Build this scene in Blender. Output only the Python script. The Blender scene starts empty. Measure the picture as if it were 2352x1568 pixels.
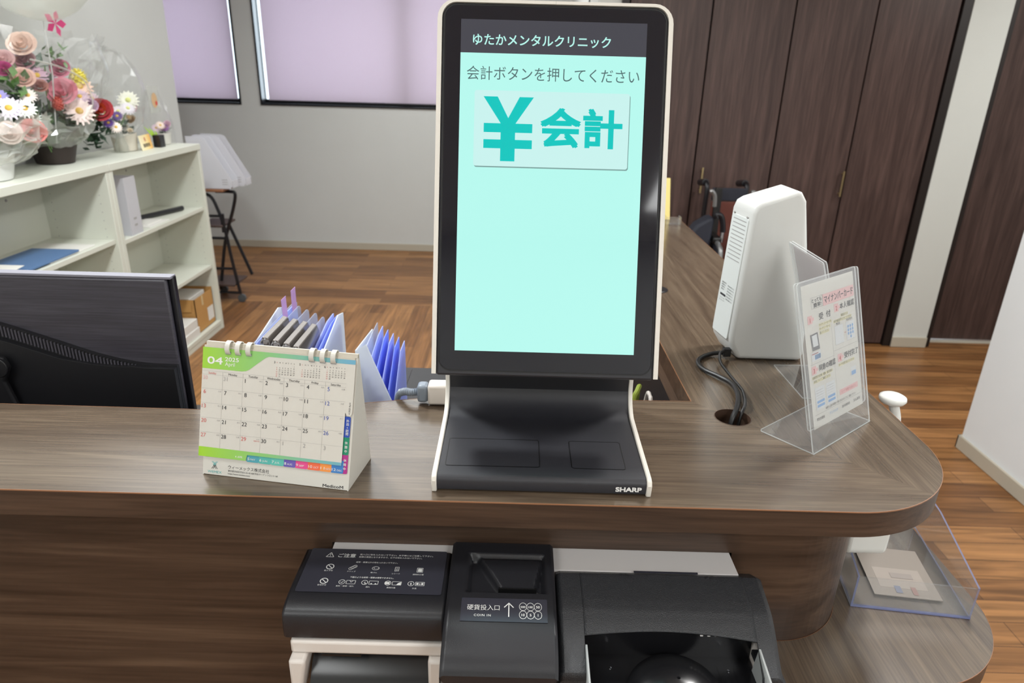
import bpy, bmesh, math, random
from mathutils import Matrix, Vector
random.seed(7)
SC = bpy.context.scene
COL = SC.collection
PI = math.pi

# ------------------------------------------------------------------ camera
TH = math.radians(21.5); RO = math.radians(1.55)
fwd = Vector((0, math.cos(TH), -math.sin(TH)))
up0 = Vector((0, math.sin(TH), math.cos(TH)))
rt0 = Vector((1, 0, 0))
cr = rt0 * math.cos(RO) + up0 * math.sin(RO)
cu = up0 * math.cos(RO) - rt0 * math.sin(RO)
cam_d = bpy.data.cameras.new('camera')
cam = bpy.data.objects.new('camera', cam_d); COL.objects.link(cam)
cam.matrix_world = Matrix(((cr.x, cu.x, -fwd.x, 0), (cr.y, cu.y, -fwd.y, 0), (cr.z, cu.z, -fwd.z, 1.5), (0, 0, 0, 1)))
cam_d.sensor_width = 36; cam_d.lens = 24.0; cam_d.clip_start = .02
cam_d.dof.use_dof = True; cam_d.dof.focus_distance = .92; cam_d.dof.aperture_fstop = 7.0
SC.camera = cam

# ------------------------------------------------------------------ light
SC.view_settings.view_transform = 'Standard'
SC.view_settings.look = 'None'
SC.view_settings.gamma = 1
SC.view_settings.exposure = .5
SC.view_settings.use_curve_mapping = False
SC.cycles.use_denoising = True
SC.cycles.max_bounces = 10
SC.cycles.transparent_max_bounces = 24
SC.cycles.sample_clamp_indirect = 6

world = bpy.data.worlds.new('daylight'); SC.world = world; world.use_nodes = True
world.node_tree.nodes['Background'].inputs[0].default_value = (.86, .93, 1, 1)
world.node_tree.nodes['Background'].inputs[1].default_value = 2.6

def area(name, loc, size, power, color=(1, .97, .92), rot=(0, 0, 0), sy=None):
    d = bpy.data.lights.new(name, 'AREA'); d.energy = power; d.color = color
    d.shape = 'RECTANGLE'; d.size = size; d.size_y = sy or size
    o = bpy.data.objects.new(name, d); COL.objects.link(o); o.location = loc; o.rotation_euler = rot
    return o
CEIL = 2.5
area('ceiling_or_fill_lamp', (-.65, .45, CEIL - .03), .30, 5, (.96, 1, 1))
area('ceiling_or_fill_lamp', (.80, .35, CEIL - .03), .30, 3.5, (1, .99, .96))
area('ceiling_or_fill_lamp', (-.9, 1.6, CEIL - .03), .26, 32, (.96, 1, 1))
area('ceiling_or_fill_lamp', (1.15, 1.7, CEIL - .03), .30, 25, (1, .99, .97))
area('ceiling_or_fill_lamp', (-.55, 4.8, CEIL - .03), 1.4, 15, (.97, 1, 1), sy=.4)
area('ceiling_or_fill_lamp', (-1.12, 3.2, CEIL - .03), 1.75, 15, (.97, 1, 1), sy=1.5)
area('ceiling_or_fill_lamp', (-1.25, -1.3, CEIL - .03), 1.1, 22, (.97, 1, 1))  # broad fill added behind the camera to lift camera-facing surfaces, no known fixture
area('ceiling_or_fill_lamp', (1.25, -1.2, CEIL - .03), 1.1, 24, (.99, 1, 1))  # second added fill behind the camera, on the right
area('ceiling_or_fill_lamp', (2.9, 2.6, CEIL - .03), .5, 23, (1, .99, .96))
area('window_daylight', (-1.2, 6.35, 1.75), 1.9, 17, (.93, .96, 1), (PI / 2, 0, PI), 1.1)
area('window_daylight', (-3.0, 6.35, 1.75), 1.2, 12, (.93, .96, 1), (PI / 2, 0, PI), 1.1)

# ------------------------------------------------------------------ materials
def lin(c):
    if isinstance(c, str):
        c = c.lstrip('#'); c = [int(c[i:i + 2], 16) / 255 for i in (0, 2, 4)]
    return tuple(((x / 12.92) if x <= .04045 else ((x + .055) / 1.055) ** 2.4) for x in c[:3]) + (1,)
def new_mat(name):
    m = bpy.data.materials.new(name); m.use_nodes = True
    nt = m.node_tree; nt.nodes.clear()
    out = nt.nodes.new('ShaderNodeOutputMaterial')
    return m, nt, out
def N(nt, t, **kw):
    n = nt.nodes.new(t)
    for k, v in kw.items(): setattr(n, k, v)
    return n
def L(nt, a, b): nt.links.new(a, b)
def mixc(nt, fac, a, b, blend='MIX'):
    n = N(nt, 'ShaderNodeMix', data_type='RGBA', blend_type=blend)
    for s, v in ((0, fac), (6, a), (7, b)):
        if hasattr(v, 'is_linked'): L(nt, v, n.inputs[s])
        else: n.inputs[s].default_value = v
    return n.outputs[2]
def plain(name, c, rough=.5, metal=0, spec=.5, emis=0, bump=0, bscale=400, var=0, coat=0, vscale=6):
    m, nt, out = new_mat(name)
    p = N(nt, 'ShaderNodeBsdfPrincipled'); L(nt, p.outputs[0], out.inputs[0])
    col = lin(c)
    p.inputs['Base Color'].default_value = col
    p.inputs['Roughness'].default_value = rough; p.inputs['Metallic'].default_value = metal
    p.inputs['Specular IOR Level'].default_value = spec
    p.inputs['Coat Weight'].default_value = coat; p.inputs['Coat Roughness'].default_value = .1
    if var or bump:
        tc = N(nt, 'ShaderNodeTexCoord')
    if var:
        nz = N(nt, 'ShaderNodeTexNoise'); nz.inputs['Scale'].default_value = vscale; nz.inputs['Detail'].default_value = 4
        L(nt, tc.outputs['Object'], nz.inputs['Vector'])
        d = tuple(x * (1 - var) for x in col[:3]) + (1,); b = tuple(min(1, x * (1 + var)) for x in col[:3]) + (1,)
        L(nt, mixc(nt, nz.outputs[0], d, b), p.inputs['Base Color'])
    if bump:
        nz2 = N(nt, 'ShaderNodeTexNoise'); nz2.inputs['Scale'].default_value = bscale; nz2.inputs['Detail'].default_value = 2
        L(nt, tc.outputs['Object'], nz2.inputs['Vector'])
        bp = N(nt, 'ShaderNodeBump'); bp.inputs['Strength'].default_value = bump; bp.inputs['Distance'].default_value = .001
        L(nt, nz2.outputs[0], bp.inputs['Height']); L(nt, bp.outputs[0], p.inputs['Normal'])
    if emis:
        p.inputs['Emission Color'].default_value = col; p.inputs['Emission Strength'].default_value = emis
    return m
def emit(name, c, s=1):
    m, nt, out = new_mat(name)
    e = N(nt, 'ShaderNodeEmission'); e.inputs[0].default_value = lin(c); e.inputs[1].default_value = s
    g = N(nt, 'ShaderNodeBsdfGlossy'); g.inputs['Roughness'].default_value = .08; g.inputs['Color'].default_value = (.03, .03, .03, 1)
    a = N(nt, 'ShaderNodeAddShader'); L(nt, e.outputs[0], a.inputs[0]); L(nt, g.outputs[0], a.inputs[1])
    L(nt, a.outputs[0], out.inputs[0])
    return m
def clear(name, tint=(.95, .96, .97), gloss=.06, rough=.04, haze=0., hazec=(.8, .82, .85)):
    """thin clear plastic: lets the light through, mirrors a little at grazing angles, optional milky haze"""
    m, nt, out = new_mat(name)
    t = N(nt, 'ShaderNodeBsdfTransparent'); t.inputs[0].default_value = tint + (1,)
    g = N(nt, 'ShaderNodeBsdfGlossy'); g.inputs['Roughness'].default_value = rough
    lw = N(nt, 'ShaderNodeLayerWeight'); lw.inputs[0].default_value = .5
    pw = N(nt, 'ShaderNodeMath', operation='POWER'); pw.inputs[1].default_value = 4.; L(nt, lw.outputs['Facing'], pw.inputs[0])
    mp = N(nt, 'ShaderNodeMath', operation='MULTIPLY_ADD'); mp.inputs[1].default_value = .6; mp.inputs[2].default_value = gloss
    L(nt, pw.outputs[0], mp.inputs[0])
    mx = N(nt, 'ShaderNodeMixShader'); L(nt, mp.outputs[0], mx.inputs[0]); L(nt, t.outputs[0], mx.inputs[1]); L(nt, g.outputs[0], mx.inputs[2])
    last = mx
    if haze:
        d = N(nt, 'ShaderNodeBsdfDiffuse'); d.inputs[0].default_value = hazec + (1,)
        tl = N(nt, 'ShaderNodeBsdfTranslucent'); tl.inputs[0].default_value = hazec + (1,)
        m0 = N(nt, 'ShaderNodeMixShader'); m0.inputs[0].default_value = .45; L(nt, d.outputs[0], m0.inputs[1]); L(nt, tl.outputs[0], m0.inputs[2])
        m2 = N(nt, 'ShaderNodeMixShader'); m2.inputs[0].default_value = haze
        L(nt, mx.outputs[0], m2.inputs[1]); L(nt, m0.outputs[0], m2.inputs[2]); last = m2
    L(nt, last.outputs[0], out.inputs[0])
    return m
def translucent(name, c, frac=.5):
    m, nt, out = new_mat(name)
    d = N(nt, 'ShaderNodeBsdfDiffuse'); d.inputs[0].default_value = lin(c)
    t = N(nt, 'ShaderNodeBsdfTranslucent'); t.inputs[0].default_value = lin(c)
    mx = N(nt, 'ShaderNodeMixShader'); mx.inputs[0].default_value = frac
    L(nt, d.outputs[0], mx.inputs[1]); L(nt, t.outputs[0], mx.inputs[2])
    tc = N(nt, 'ShaderNodeTexCoord'); w = N(nt, 'ShaderNodeTexNoise'); w.inputs['Scale'].default_value = 900
    L(nt, tc.outputs['Object'], w.inputs['Vector'])
    bp = N(nt, 'ShaderNodeBump'); bp.inputs['Strength'].default_value = .15; L(nt, w.outputs[0], bp.inputs['Height']); L(nt, bp.outputs[0], d.inputs['Normal'])
    L(nt, mx.outputs[0], out.inputs[0])
    return m
def wood(name, c_dark, c_mid, c_light, axis='X', rough=.35, spec=.5, miter=False, scale=1., bump=.05, coat=0):
    """long-grain laminate; with miter=True the grain turns from X to Y across a 45 degree joint"""
    m, nt, out = new_mat(name)
    p = N(nt, 'ShaderNodeBsdfPrincipled'); L(nt, p.outputs[0], out.inputs[0])
    tc = N(nt, 'ShaderNodeTexCoord')
    sep = N(nt, 'ShaderNodeSeparateXYZ'); L(nt, tc.outputs['Object'], sep.inputs[0])
    comb = N(nt, 'ShaderNodeCombineXYZ')
    o = sep.outputs
    if miter:
        ad = N(nt, 'ShaderNodeMath', operation='ADD'); L(nt, o[0], ad.inputs[0]); L(nt, o[1], ad.inputs[1])
        gt = N(nt, 'ShaderNodeMath', operation='GREATER_THAN'); L(nt, ad.outputs[0], gt.inputs[0]); gt.inputs[1].default_value = miter
        ma = N(nt, 'ShaderNodeMix'); L(nt, gt.outputs[0], ma.inputs[0]); L(nt, o[0], ma.inputs[2]); L(nt, o[1], ma.inputs[3])
        mb_ = N(nt, 'ShaderNodeMix'); L(nt, gt.outputs[0], mb_.inputs[0]); L(nt, o[1], mb_.inputs[2]); L(nt, o[0], mb_.inputs[3])
        L(nt, ma.outputs[0], comb.inputs[0]); L(nt, mb_.outputs[0], comb.inputs[1]); L(nt, o[2], comb.inputs[2])
    else:
        order = {'X': (0, 1, 2), 'Y': (1, 0, 2), 'Z': (2, 0, 1)}[axis]
        for i, k in enumerate(order): L(nt, o[k], comb.inputs[i])
    mp = N(nt, 'ShaderNodeMapping'); mp.inputs['Scale'].default_value = (1.6 * scale, 26 * scale, 26 * scale)
    L(nt, comb.outputs[0], mp.inputs[0])
    n1 = N(nt, 'ShaderNodeTexNoise'); n1.inputs['Scale'].default_value = 1.3; n1.inputs['Detail'].default_value = 6; n1.inputs['Roughness'].default_value = .62; n1.inputs['Distortion'].default_value = .9
    L(nt, mp.outputs[0], n1.inputs['Vector'])
    mp2 = N(nt, 'ShaderNodeMapping'); mp2.inputs['Scale'].default_value = (5 * scale, 190 * scale, 190 * scale)
    L(nt, comb.outputs[0], mp2.inputs[0])
    n2 = N(nt, 'ShaderNodeTexNoise'); n2.inputs['Scale'].default_value = 1.6; n2.inputs['Detail'].default_value = 3
    L(nt, mp2.outputs[0], n2.inputs['Vector'])
    r = N(nt, 'ShaderNodeValToRGB'); e = r.color_ramp.elements
    e[0].position = .3; e[0].color = lin(c_dark); e[1].position = .72; e[1].color = lin(c_light)
    k = e.new(.5); k.color = lin(c_mid)
    L(nt, n1.outputs[0], r.inputs[0])
    r2 = N(nt, 'ShaderNodeValToRGB'); e = r2.color_ramp.elements
    e[0].position = .34; e[0].color = (.76, .75, .74, 1); e[1].position = .62; e[1].color = (1.06, 1.06, 1.06, 1)
    L(nt, n2.outputs[0], r2.inputs[0])
    L(nt, mixc(nt, 1.0, r.outputs[0], r2.outputs[0], 'MULTIPLY'), p.inputs['Base Color'])
    p.inputs['Roughness'].default_value = rough; p.inputs['Specular IOR Level'].default_value = spec
    p.inputs['Coat Weight'].default_value = coat; p.inputs['Coat Roughness'].default_value = .25
    bp = N(nt, 'ShaderNodeBump'); bp.inputs['Strength'].default_value = bump; bp.inputs['Distance'].default_value = .002
    L(nt, n2.outputs[0], bp.inputs['Height']); L(nt, bp.outputs[0], p.inputs['Normal'])
    return m
def planks(name):
    """vinyl wood planks; they run across the room except in a bay behind the counter where they run away from the counter"""
    m, nt, out = new_mat(name)
    p = N(nt, 'ShaderNodeBsdfPrincipled'); L(nt, p.outputs[0], out.inputs[0])
    tc = N(nt, 'ShaderNodeTexCoord'); sep = N(nt, 'ShaderNodeSeparateXYZ'); L(nt, tc.outputs['Object'], sep.inputs[0])
    lt = N(nt, 'ShaderNodeMath', operation='LESS_THAN'); L(nt, sep.outputs[1], lt.inputs[0]); lt.inputs[1].default_value = 4.43
    l2 = N(nt, 'ShaderNodeMath', operation='LESS_THAN'); L(nt, sep.outputs[0], l2.inputs[0]); l2.inputs[1].default_value = .45
    fl = N(nt, 'ShaderNodeMath', operation='MULTIPLY'); L(nt, lt.outputs[0], fl.inputs[0]); L(nt, l2.outputs[0], fl.inputs[1])
    a = N(nt, 'ShaderNodeMix'); L(nt, fl.outputs[0], a.inputs[0]); L(nt, sep.outputs[0], a.inputs[2]); L(nt, sep.outputs[1], a.inputs[3])
    b = N(nt, 'ShaderNodeMix'); L(nt, fl.outputs[0], b.inputs[0]); L(nt, sep.outputs[1], b.inputs[2]); L(nt, sep.outputs[0], b.inputs[3])
    cb = N(nt, 'ShaderNodeCombineXYZ'); L(nt, a.outputs[0], cb.inputs[0]); L(nt, b.outputs[0], cb.inputs[1])
    br = N(nt, 'ShaderNodeTexBrick'); br.offset = .37; br.offset_frequency = 2
    br.inputs['Scale'].default_value = 1; br.inputs['Brick Width'].default_value = .92; br.inputs['Row Height'].default_value = .095
    br.inputs['Mortar Size'].default_value = .0012; br.inputs['Mortar Smooth'].default_value = .2
    br.inputs['Color1'].default_value = lin('#795231'); br.inputs['Color2'].default_value = lin('#a87a4d'); br.inputs['Mortar'].default_value = lin('#4a3322')
    L(nt, cb.outputs[0], br.inputs['Vector'])
    mp = N(nt, 'ShaderNodeMapping'); mp.inputs['Scale'].default_value = (2.2, 34, 1); L(nt, cb.outputs[0], mp.inputs[0])
    n1 = N(nt, 'ShaderNodeTexNoise'); n1.inputs['Scale'].default_value = 1.2; n1.inputs['Detail'].default_value = 6; n1.inputs['Distortion'].default_value = .7
    L(nt, mp.outputs[0], n1.inputs['Vector'])
    r = N(nt, 'ShaderNodeValToRGB'); e = r.color_ramp.elements
    e[0].position = .3; e[0].color = (.52, .5, .48, 1); e[1].position = .68; e[1].color = (1.15, 1.12, 1.08, 1)
    L(nt, n1.outputs[0], r.inputs[0])
    L(nt, mixc(nt, 1.0, br.outputs[0], r.outputs[0], 'MULTIPLY'), p.inputs['Base Color'])
    p.inputs['Roughness'].default_value = .4; p.inputs['Specular IOR Level'].default_value = .35
    bp = N(nt, 'ShaderNodeBump'); bp.inputs['Strength'].default_value = .08; bp.inputs['Distance'].default_value = .002
    L(nt, n1.outputs[0], bp.inputs['Height']); L(nt, bp.outputs[0], p.inputs['Normal'])
    return m
def ramp_x(name, stops, lo, hi, rough=.55, axis=0):
    """printed colour gradient along the thing's own x axis"""
    m, nt, out = new_mat(name)
    p = N(nt, 'ShaderNodeBsdfPrincipled'); L(nt, p.outputs[0], out.inputs[0]); p.inputs['Roughness'].default_value = rough
    tc = N(nt, 'ShaderNodeTexCoord'); sep = N(nt, 'ShaderNodeSeparateXYZ'); L(nt, tc.outputs['Object'], sep.inputs[0])
    mr = N(nt, 'ShaderNodeMapRange'); mr.inputs[1].default_value = lo; mr.inputs[2].default_value = hi; L(nt, sep.outputs[axis], mr.inputs[0])
    r = N(nt, 'ShaderNodeValToRGB'); e = r.color_ramp.elements
    e[0].position = stops[0][0]; e[0].color = lin(stops[0][1]); e[1].position = stops[-1][0]; e[1].color = lin(stops[-1][1])
    for s in stops[1:-1]: k = e.new(s[0]); k.color = lin(s[1])
    L(nt, mr.outputs[0], r.inputs[0]); L(nt, r.outputs[0], p.inputs['Base Color'])
    return m

M = dict(
    top=wood('walnut_laminate_top', '#493c30', '#5b4d3f', '#6d5f4f', rough=.22, miter=0.30 + 1.02, bump=.02, spec=.7, coat=.3),
    fascia=wood('walnut_fascia', '#33241b', '#48362a', '#5c4637', rough=.42, scale=.8, bump=.04),
    fascia_y=wood('walnut_fascia_leg', '#4a3a31', '#5d4a3d', '#6f5a4a', axis='Y', rough=.42, scale=.8, bump=.04),
    panel=wood('walnut_front_panel', '#30231b', '#49382d', '#624e3f', rough=.36, scale=.55, bump=.05),
    edge=plain('edge_band', '#94694c', .4), hole_edge=plain('cut_edge', '#4a372c', .5),
    lower=wood('walnut_laminate_lower', '#4d4137', '#605244', '#716251', axis='Y', rough=.26, bump=.03, spec=.65, coat=.35),
    closet=wood('closet_veneer', '#3d2e2b', '#4d3c38', '#5e4a45', axis='Z', rough=.45, scale=.7, bump=.03, spec=.35),
    closet_dark=plain('closet_frame', '#1d1513', .5),
    brass=plain('brushed_brass', '#c9b58a', .3, .9),
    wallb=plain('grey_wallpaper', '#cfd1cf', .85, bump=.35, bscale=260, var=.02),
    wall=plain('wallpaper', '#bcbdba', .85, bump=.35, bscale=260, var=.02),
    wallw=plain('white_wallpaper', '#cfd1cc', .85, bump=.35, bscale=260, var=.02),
    base=plain('vinyl_baseboard', '#b9b2a2', .5),
    ceil=plain('ceiling_board', '#e4e3de', .9, bump=.2, bscale=150),
    floor=planks('floor_planks'),
    alu_black=plain('black_window_frame', '#17171c', .35, .3),
    blind=translucent('pink_roller_blind', '#cdc1c9', .5),
    pane=clear('window_pane', (.9, .95, .97), .06),
    shelf=plain('ivory_shelf_board', '#d3d5c9', .45, var=.03),
    kdark=plain('black_textured_plastic', '#2a2a2f', .4, bump=.12, bscale=1500, spec=.5),
    kblack=plain('black_plastic', '#1b1b20', .32),
    kmatte=plain('matte_black_plastic', '#131317', .5),
    kglass=plain('black_screen_glass', '#13131d', .06, spec=.6),
    kwhite=plain('white_trim_plastic', '#ded9d0', .4),
    s_bg=emit('screen_mint', '#b7f8ee', .71),
    s_hdr=emit('screen_header_grey', '#47474f', .71),
    s_ht=emit('screen_header_text', '#b9f5ec', .71),
    s_txt=emit('screen_grey_text', '#557071', .71),
    s_btn=emit('screen_button', '#c9f2ee', .71),
    s_sh=emit('screen_button_shadow', '#7fa39f', .71),
    s_teal=emit('screen_teal', '#08c6c0', .71),
    prn_white=plain('white_print', '#e8e8e6', .5),
    card=plain('white_card', '#d3d0c8', .6),
    cardb=plain('ivory_card', '#cbc4b6', .6),
    paper=plain('paper', '#dddbd5', .7),
    ink=plain('grey_ink', '#56565a', .6), inkd=plain('dark_ink', '#2e2e33', .6), inkl=plain('light_grey_ink', '#a5a3a2', .6),
    red=plain('red_ink', '#cf6a66', .6), redl=plain('pale_red_ink', '#e0b5b2', .6), blue=plain('blue_ink', '#4a5da8', .6),
    steel=plain('chrome_clip', '#b9bcc4', .15, 1.0),
    black=plain('black_lacquer', '#15151a', .3),
    rubber=plain('black_rubber', '#0b0b0c', .45),
    desk=plain('dark_desk_laminate', '#2b2421', .5),
    m_white=plain('white_housing_plastic', '#d8d0c9', .4),
    m_strip=plain('white_housing_top', '#e6e2e0', .35),
    m_label=plain('glossy_label_film', '#3b3b44', .16),
    m_dark=plain('black_cover_plastic', '#222226', .36, bump=.15, bscale=1100),
    m_sparkle=plain('grained_black_plastic', '#2a2b2e', .32, bump=.9, bscale=900),
    m_in=plain('tray_black', '#161618', .2),
    rd_white=plain('white_reader_plastic', '#d0d1ce', .36),
    rd_back=plain('white_reader_back', '#dadfdd', .35),
    acry=clear('clear_acrylic', (.95, .955, .955), .05, .03, .04),
    acry_edge=clear('acrylic_edge', (.8, .84, .84), .16, .1, .55, (.80, .83, .83)),
    acry_blue=clear('acrylic_blue_edge', (.4, .45, .7), .12, .1, .55, (.42, .46, .72)),
    film=clear('cellophane', (.975, .975, .97), .05, .16, .05),
    film_w=clear('frosted_wrap', (.93, .94, .92), .08, .2, .28, (.86, .87, .82)),
    card_box=plain('corrugated_cardboard', '#b98b50', .8, var=.06),
    basket=plain('dark_basket', '#2b211d', .6, bump=.8, bscale=150),
    leaf=plain('leaf_green', '#5c7f45', .6, var=.3, vscale=30),
    leafd=plain('dark_leaf', '#35503a', .6, var=.3, vscale=30),
    lime=plain('lime_leaf', '#a9d040', .5),
    seatred=plain('rust_fabric', '#5e3026', .8), navy=plain('navy_nylon', '#1c1f2b', .7),
    grey_grip=plain('grey_tube', '#8d8d8d', .35, .7),
    brownboard=plain('brown_board', '#8a5c3e', .5),
    darkbrown=plain('dark_brown_board', '#4a3934', .5),
    pp=clear('milky_polypropylene', (.9, .92, .95), .05, .2, .72, (.80, .84, .88)),
    ppblue=clear('blue_polypropylene', (.72, .77, 1.0), .06, .2, .55, (.56, .64, .98)),
    ppdeep=clear('deep_blue_polypropylene', (.55, .62, 1.), .06, .2, .65, (.36, .46, .95)),
    ppw=clear('clear_folder', (.86, .89, .96), .08, .1, .25, (.8, .84, .95)),
    sticky=plain('lilac_sticky_note', '#c39cd2', .7),
    yellow=plain('pale_yellow_card', '#d8c47a', .6),
    grey_cable=plain('grey_cable', '#7f8894', .45),
    green_cable=plain('green_cable', '#8a9a3a', .45),
    file_white=clear('frosted_file_box', (.9, .91, .93), .05, .25, .8, (.86, .86, .89)),
    monitor_back=wood('brushed_dark_plastic', '#3a3840', '#413f47', '#48464e', rough=.34, scale=1.4, bump=.03),
)

# ------------------------------------------------------------------ mesh builder
def add_norm(a, b):
    return (Vector(b) - Vector(a))
class MB:
    """collects shapes in world metres (through the frame F) and links them as ONE mesh object"""
    def __init__(self, frame=None):
        self.v = []; self.f = []; self.m = []; self.F = frame or Matrix()
    def add(self, vs, fs, mi=0):
        o = len(self.v)
        self.v += [tuple(self.F @ Vector(p)) for p in vs]
        for f in fs: self.f.append(tuple(i + o for i in f)); self.m.append(mi)
        return self
    def box(self, x0, y0, z0, x1, y1, z1, mi=0):
        x0, x1 = min(x0, x1), max(x0, x1); y0, y1 = min(y0, y1), max(y0, y1); z0, z1 = min(z0, z1), max(z0, z1)
        vs = [(x0, y0, z0), (x1, y0, z0), (x1, y1, z0), (x0, y1, z0), (x0, y0, z1), (x1, y0, z1), (x1, y1, z1), (x0, y1, z1)]
        return self.add(vs, [(0, 3, 2, 1), (4, 5, 6, 7), (0, 1, 5, 4), (1, 2, 6, 5), (2, 3, 7, 6), (3, 0, 4, 7)], mi)
    def prism(self, poly, axis, lo, hi, mi=0, mi_cap=None):
        """polygon in the two other axes, extruded along axis"""
        def pt(p, t):
            return {'x': (t, p[0], p[1]), 'y': (p[0], t, p[1]), 'z': (p[0], p[1], t)}[axis]
        ar = sum(poly[i][0] * poly[(i + 1) % len(poly)][1] - poly[(i + 1) % len(poly)][0] * poly[i][1] for i in range(len(poly)))
        if (ar < 0) != (axis == 'y'): poly = poly[::-1]
        n = len(poly)
        vs = [pt(p, lo) for p in poly] + [pt(p, hi) for p in poly]
        o = len(self.v); mc = mi if mi_cap is None else mi_cap
        self.add(vs, [(i, (i + 1) % n, n + (i + 1) % n, n + i) for i in range(n)], mi)
        self.f.append(tuple(o + i for i in range(n - 1, -1, -1))); self.m.append(mc)
        self.f.append(tuple(o + n + i for i in range(n))); self.m.append(mc)
        return self
    def hexa(self, p, mi=0):
        """8 corners: bottom ring 0-3 then top ring 4-7"""
        return self.add(p, [(0, 3, 2, 1), (4, 5, 6, 7), (0, 1, 5, 4), (1, 2, 6, 5), (2, 3, 7, 6), (3, 0, 4, 7)], mi)
    def quad(self, a, b, c, d, mi=0): return self.add([a, b, c, d], [(0, 1, 2, 3)], mi)
    def slab(self, a, b, c, d, t, mi=0):
        """quad with thickness t to the back of its normal"""
        a, b, c, d = map(Vector, (a, b, c, d)); n = (b - a).cross(d - a).normalized() * -t
        return self.hexa([a + n, b + n, c + n, d + n, a, b, c, d], mi)
    def tube(self, pts, r, n=10, mi=0, closed=False, caps=True):
        pts = [Vector(p) for p in pts]; k = len(pts); rs = r if isinstance(r, (list, tuple)) else [r] * k
        vs = []; ref = None
        for i, p in enumerate(pts):
            if closed: t = pts[(i + 1) % k] - pts[i - 1]
            else: t = pts[min(i + 1, k - 1)] - pts[max(i - 1, 0)]
            t.normalize()
            if ref is None:
                ref = t.cross(Vector((0, 0, 1)));
                if ref.length < .1: ref = t.cross(Vector((0, 1, 0)))
            ref = (ref - t * ref.dot(t)).normalized(); bi = t.cross(ref)
            for j in range(n):
                a = 2 * PI * j / n; vs.append(p + (ref * math.cos(a) + bi * math.sin(a)) * rs[i])
        fs = []
        for i in range(k if closed else k - 1):
            for j in range(n):
                a, b = i * n + j, i * n + (j + 1) % n; q = ((i + 1) % k) * n
                fs.append((a, b, q + (j + 1) % n, q + j))
        if caps and not closed:
            fs.append(tuple(range(n - 1, -1, -1))); fs.append(tuple((k - 1) * n + j for j in range(n)))
        return self.add(vs, fs, mi)
    def lathe(self, prof, c=(0, 0, 0), n=20, mi=0, axis='z', cap=True):
        vs = []
        for r, h in prof:
            for j in range(n):
                a = 2 * PI * j / n; x, y = r * math.cos(a), r * math.sin(a)
                q = {'z': (x, y, h), 'y': (x, h, -y), 'x': (h, x, y)}[axis]
                vs.append((q[0] + c[0], q[1] + c[1], q[2] + c[2]))
        fs = []; k = len(prof)
        for i in range(k - 1):
            for j in range(n):
                fs.append((i * n + j, i * n + (j + 1) % n, (i + 1) * n + (j + 1) % n, (i + 1) * n + j))
        if cap:
            fs.append(tuple(range(n - 1, -1, -1))); fs.append(tuple((k - 1) * n + j for j in range(n)))
        return self.add(vs, fs, mi)
    def ball(self, c, r, n=14, k=8, mi=0, sz=1.):
        return self.lathe([(max(1e-5, r * math.sin(PI * i / k)), -r * sz * math.cos(PI * i / k)) for i in range(k + 1)], c, n, mi, cap=False)
    def poly(self, pts, mi=0): return self.add(pts, [tuple(range(len(pts)))], mi)
    def text(self, s, u, v, size, mi=0, bold=0, sx=1., z=0, align='L', rot=0, fit=None, space=1.):
        if bold > .006:      # heavier weight: the same strokes laid side by side
            h = bold * size
            for k_, (ax, ay) in enumerate(((-h, -h), (h, -h), (h, h))): self.text(s, u + ax, v + ay, size, mi, 0, sx, z + .00003 * (k_ + 1), align, rot, fit, space)
            u, v = u - h, v + h
        me = glyphs(s, 0 if bold > 0 else bold, space); w = max((q[0] for q in me[0]), default=0)
        if fit: sx = fit / (w * size)
        dx = {'L': 0, 'C': -w * size * sx / 2, 'R': -w * size * sx}[align]
        ca, sa = math.cos(rot), math.sin(rot)
        vs = []
        for x, y in me[0]:
            X, Yv = x * size * sx + dx, y * size
            vs.append((u + X * ca - Yv * sa, v + X * sa + Yv * ca, z))
        return self.add(vs, me[1], mi)
    def rect(self, u0, v0, u1, v1, mi=0, z=0): return self.add([(u0, v0, z), (u1, v0, z), (u1, v1, z), (u0, v1, z)], [(0, 1, 2, 3)], mi)
    def line(self, a, b, w, mi=0, z=0):
        a, b = Vector((a[0], a[1], z)), Vector((b[0], b[1], z)); d = (b - a).normalized(); n = Vector((-d.y, d.x, 0)) * w / 2
        return self.add([a - n, b - n, b + n, a + n], [(0, 1, 2, 3)], mi)
    def ringd(self, c, r0, r1, mi=0, z=0, n=24, a0=0, a1=2 * PI, ey=1.):
        vs = []
        for i in range(n + 1):
            a = a0 + (a1 - a0) * i / n
            vs += [(c[0] + r0 * math.cos(a), c[1] + r0 * ey * math.sin(a), z), (c[0] + r1 * math.cos(a), c[1] + r1 * ey * math.sin(a), z)]
        return self.add(vs, [(2 * i, 2 * i + 1, 2 * i + 3, 2 * i + 2) for i in range(n)], mi)
    def disc(self, c, r, mi=0, z=0, n=20, ey=1.):
        return self.add([(c[0] + r * math.cos(2 * PI * i / n), c[1] + r * ey * math.sin(2 * PI * i / n), z) for i in range(n)], [tuple(range(n))], mi)
    def build(self, name, mats, parent=None, origin=None, bevel=0, seg=2, smooth=35, solid=0, subsurf=0):
        me = bpy.data.meshes.new(name)
        o = bpy.data.objects.new(name, me); COL.objects.link(o)
        if parent is not None:
            o.parent = parent; org = Vector(world_loc(parent))
        else:
            org = Vector(origin or (0, 0, 0)); o.location = org
        me.from_pydata([tuple(Vector(p) - org) for p in self.v], [], self.f)
        for mm in (mats if isinstance(mats, (list, tuple)) else [mats]): me.materials.append(M[mm] if isinstance(mm, str) else mm)
        me.polygons.foreach_set('material_index', self.m)
        if smooth:
            me.polygons.foreach_set('use_smooth', [True] * len(self.f))
            me.set_sharp_from_angle(angle=math.radians(smooth))
        me.update()
        if solid:
            s = o.modifiers.new('thickness', 'SOLIDIFY'); s.thickness = solid; s.offset = -1
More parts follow.
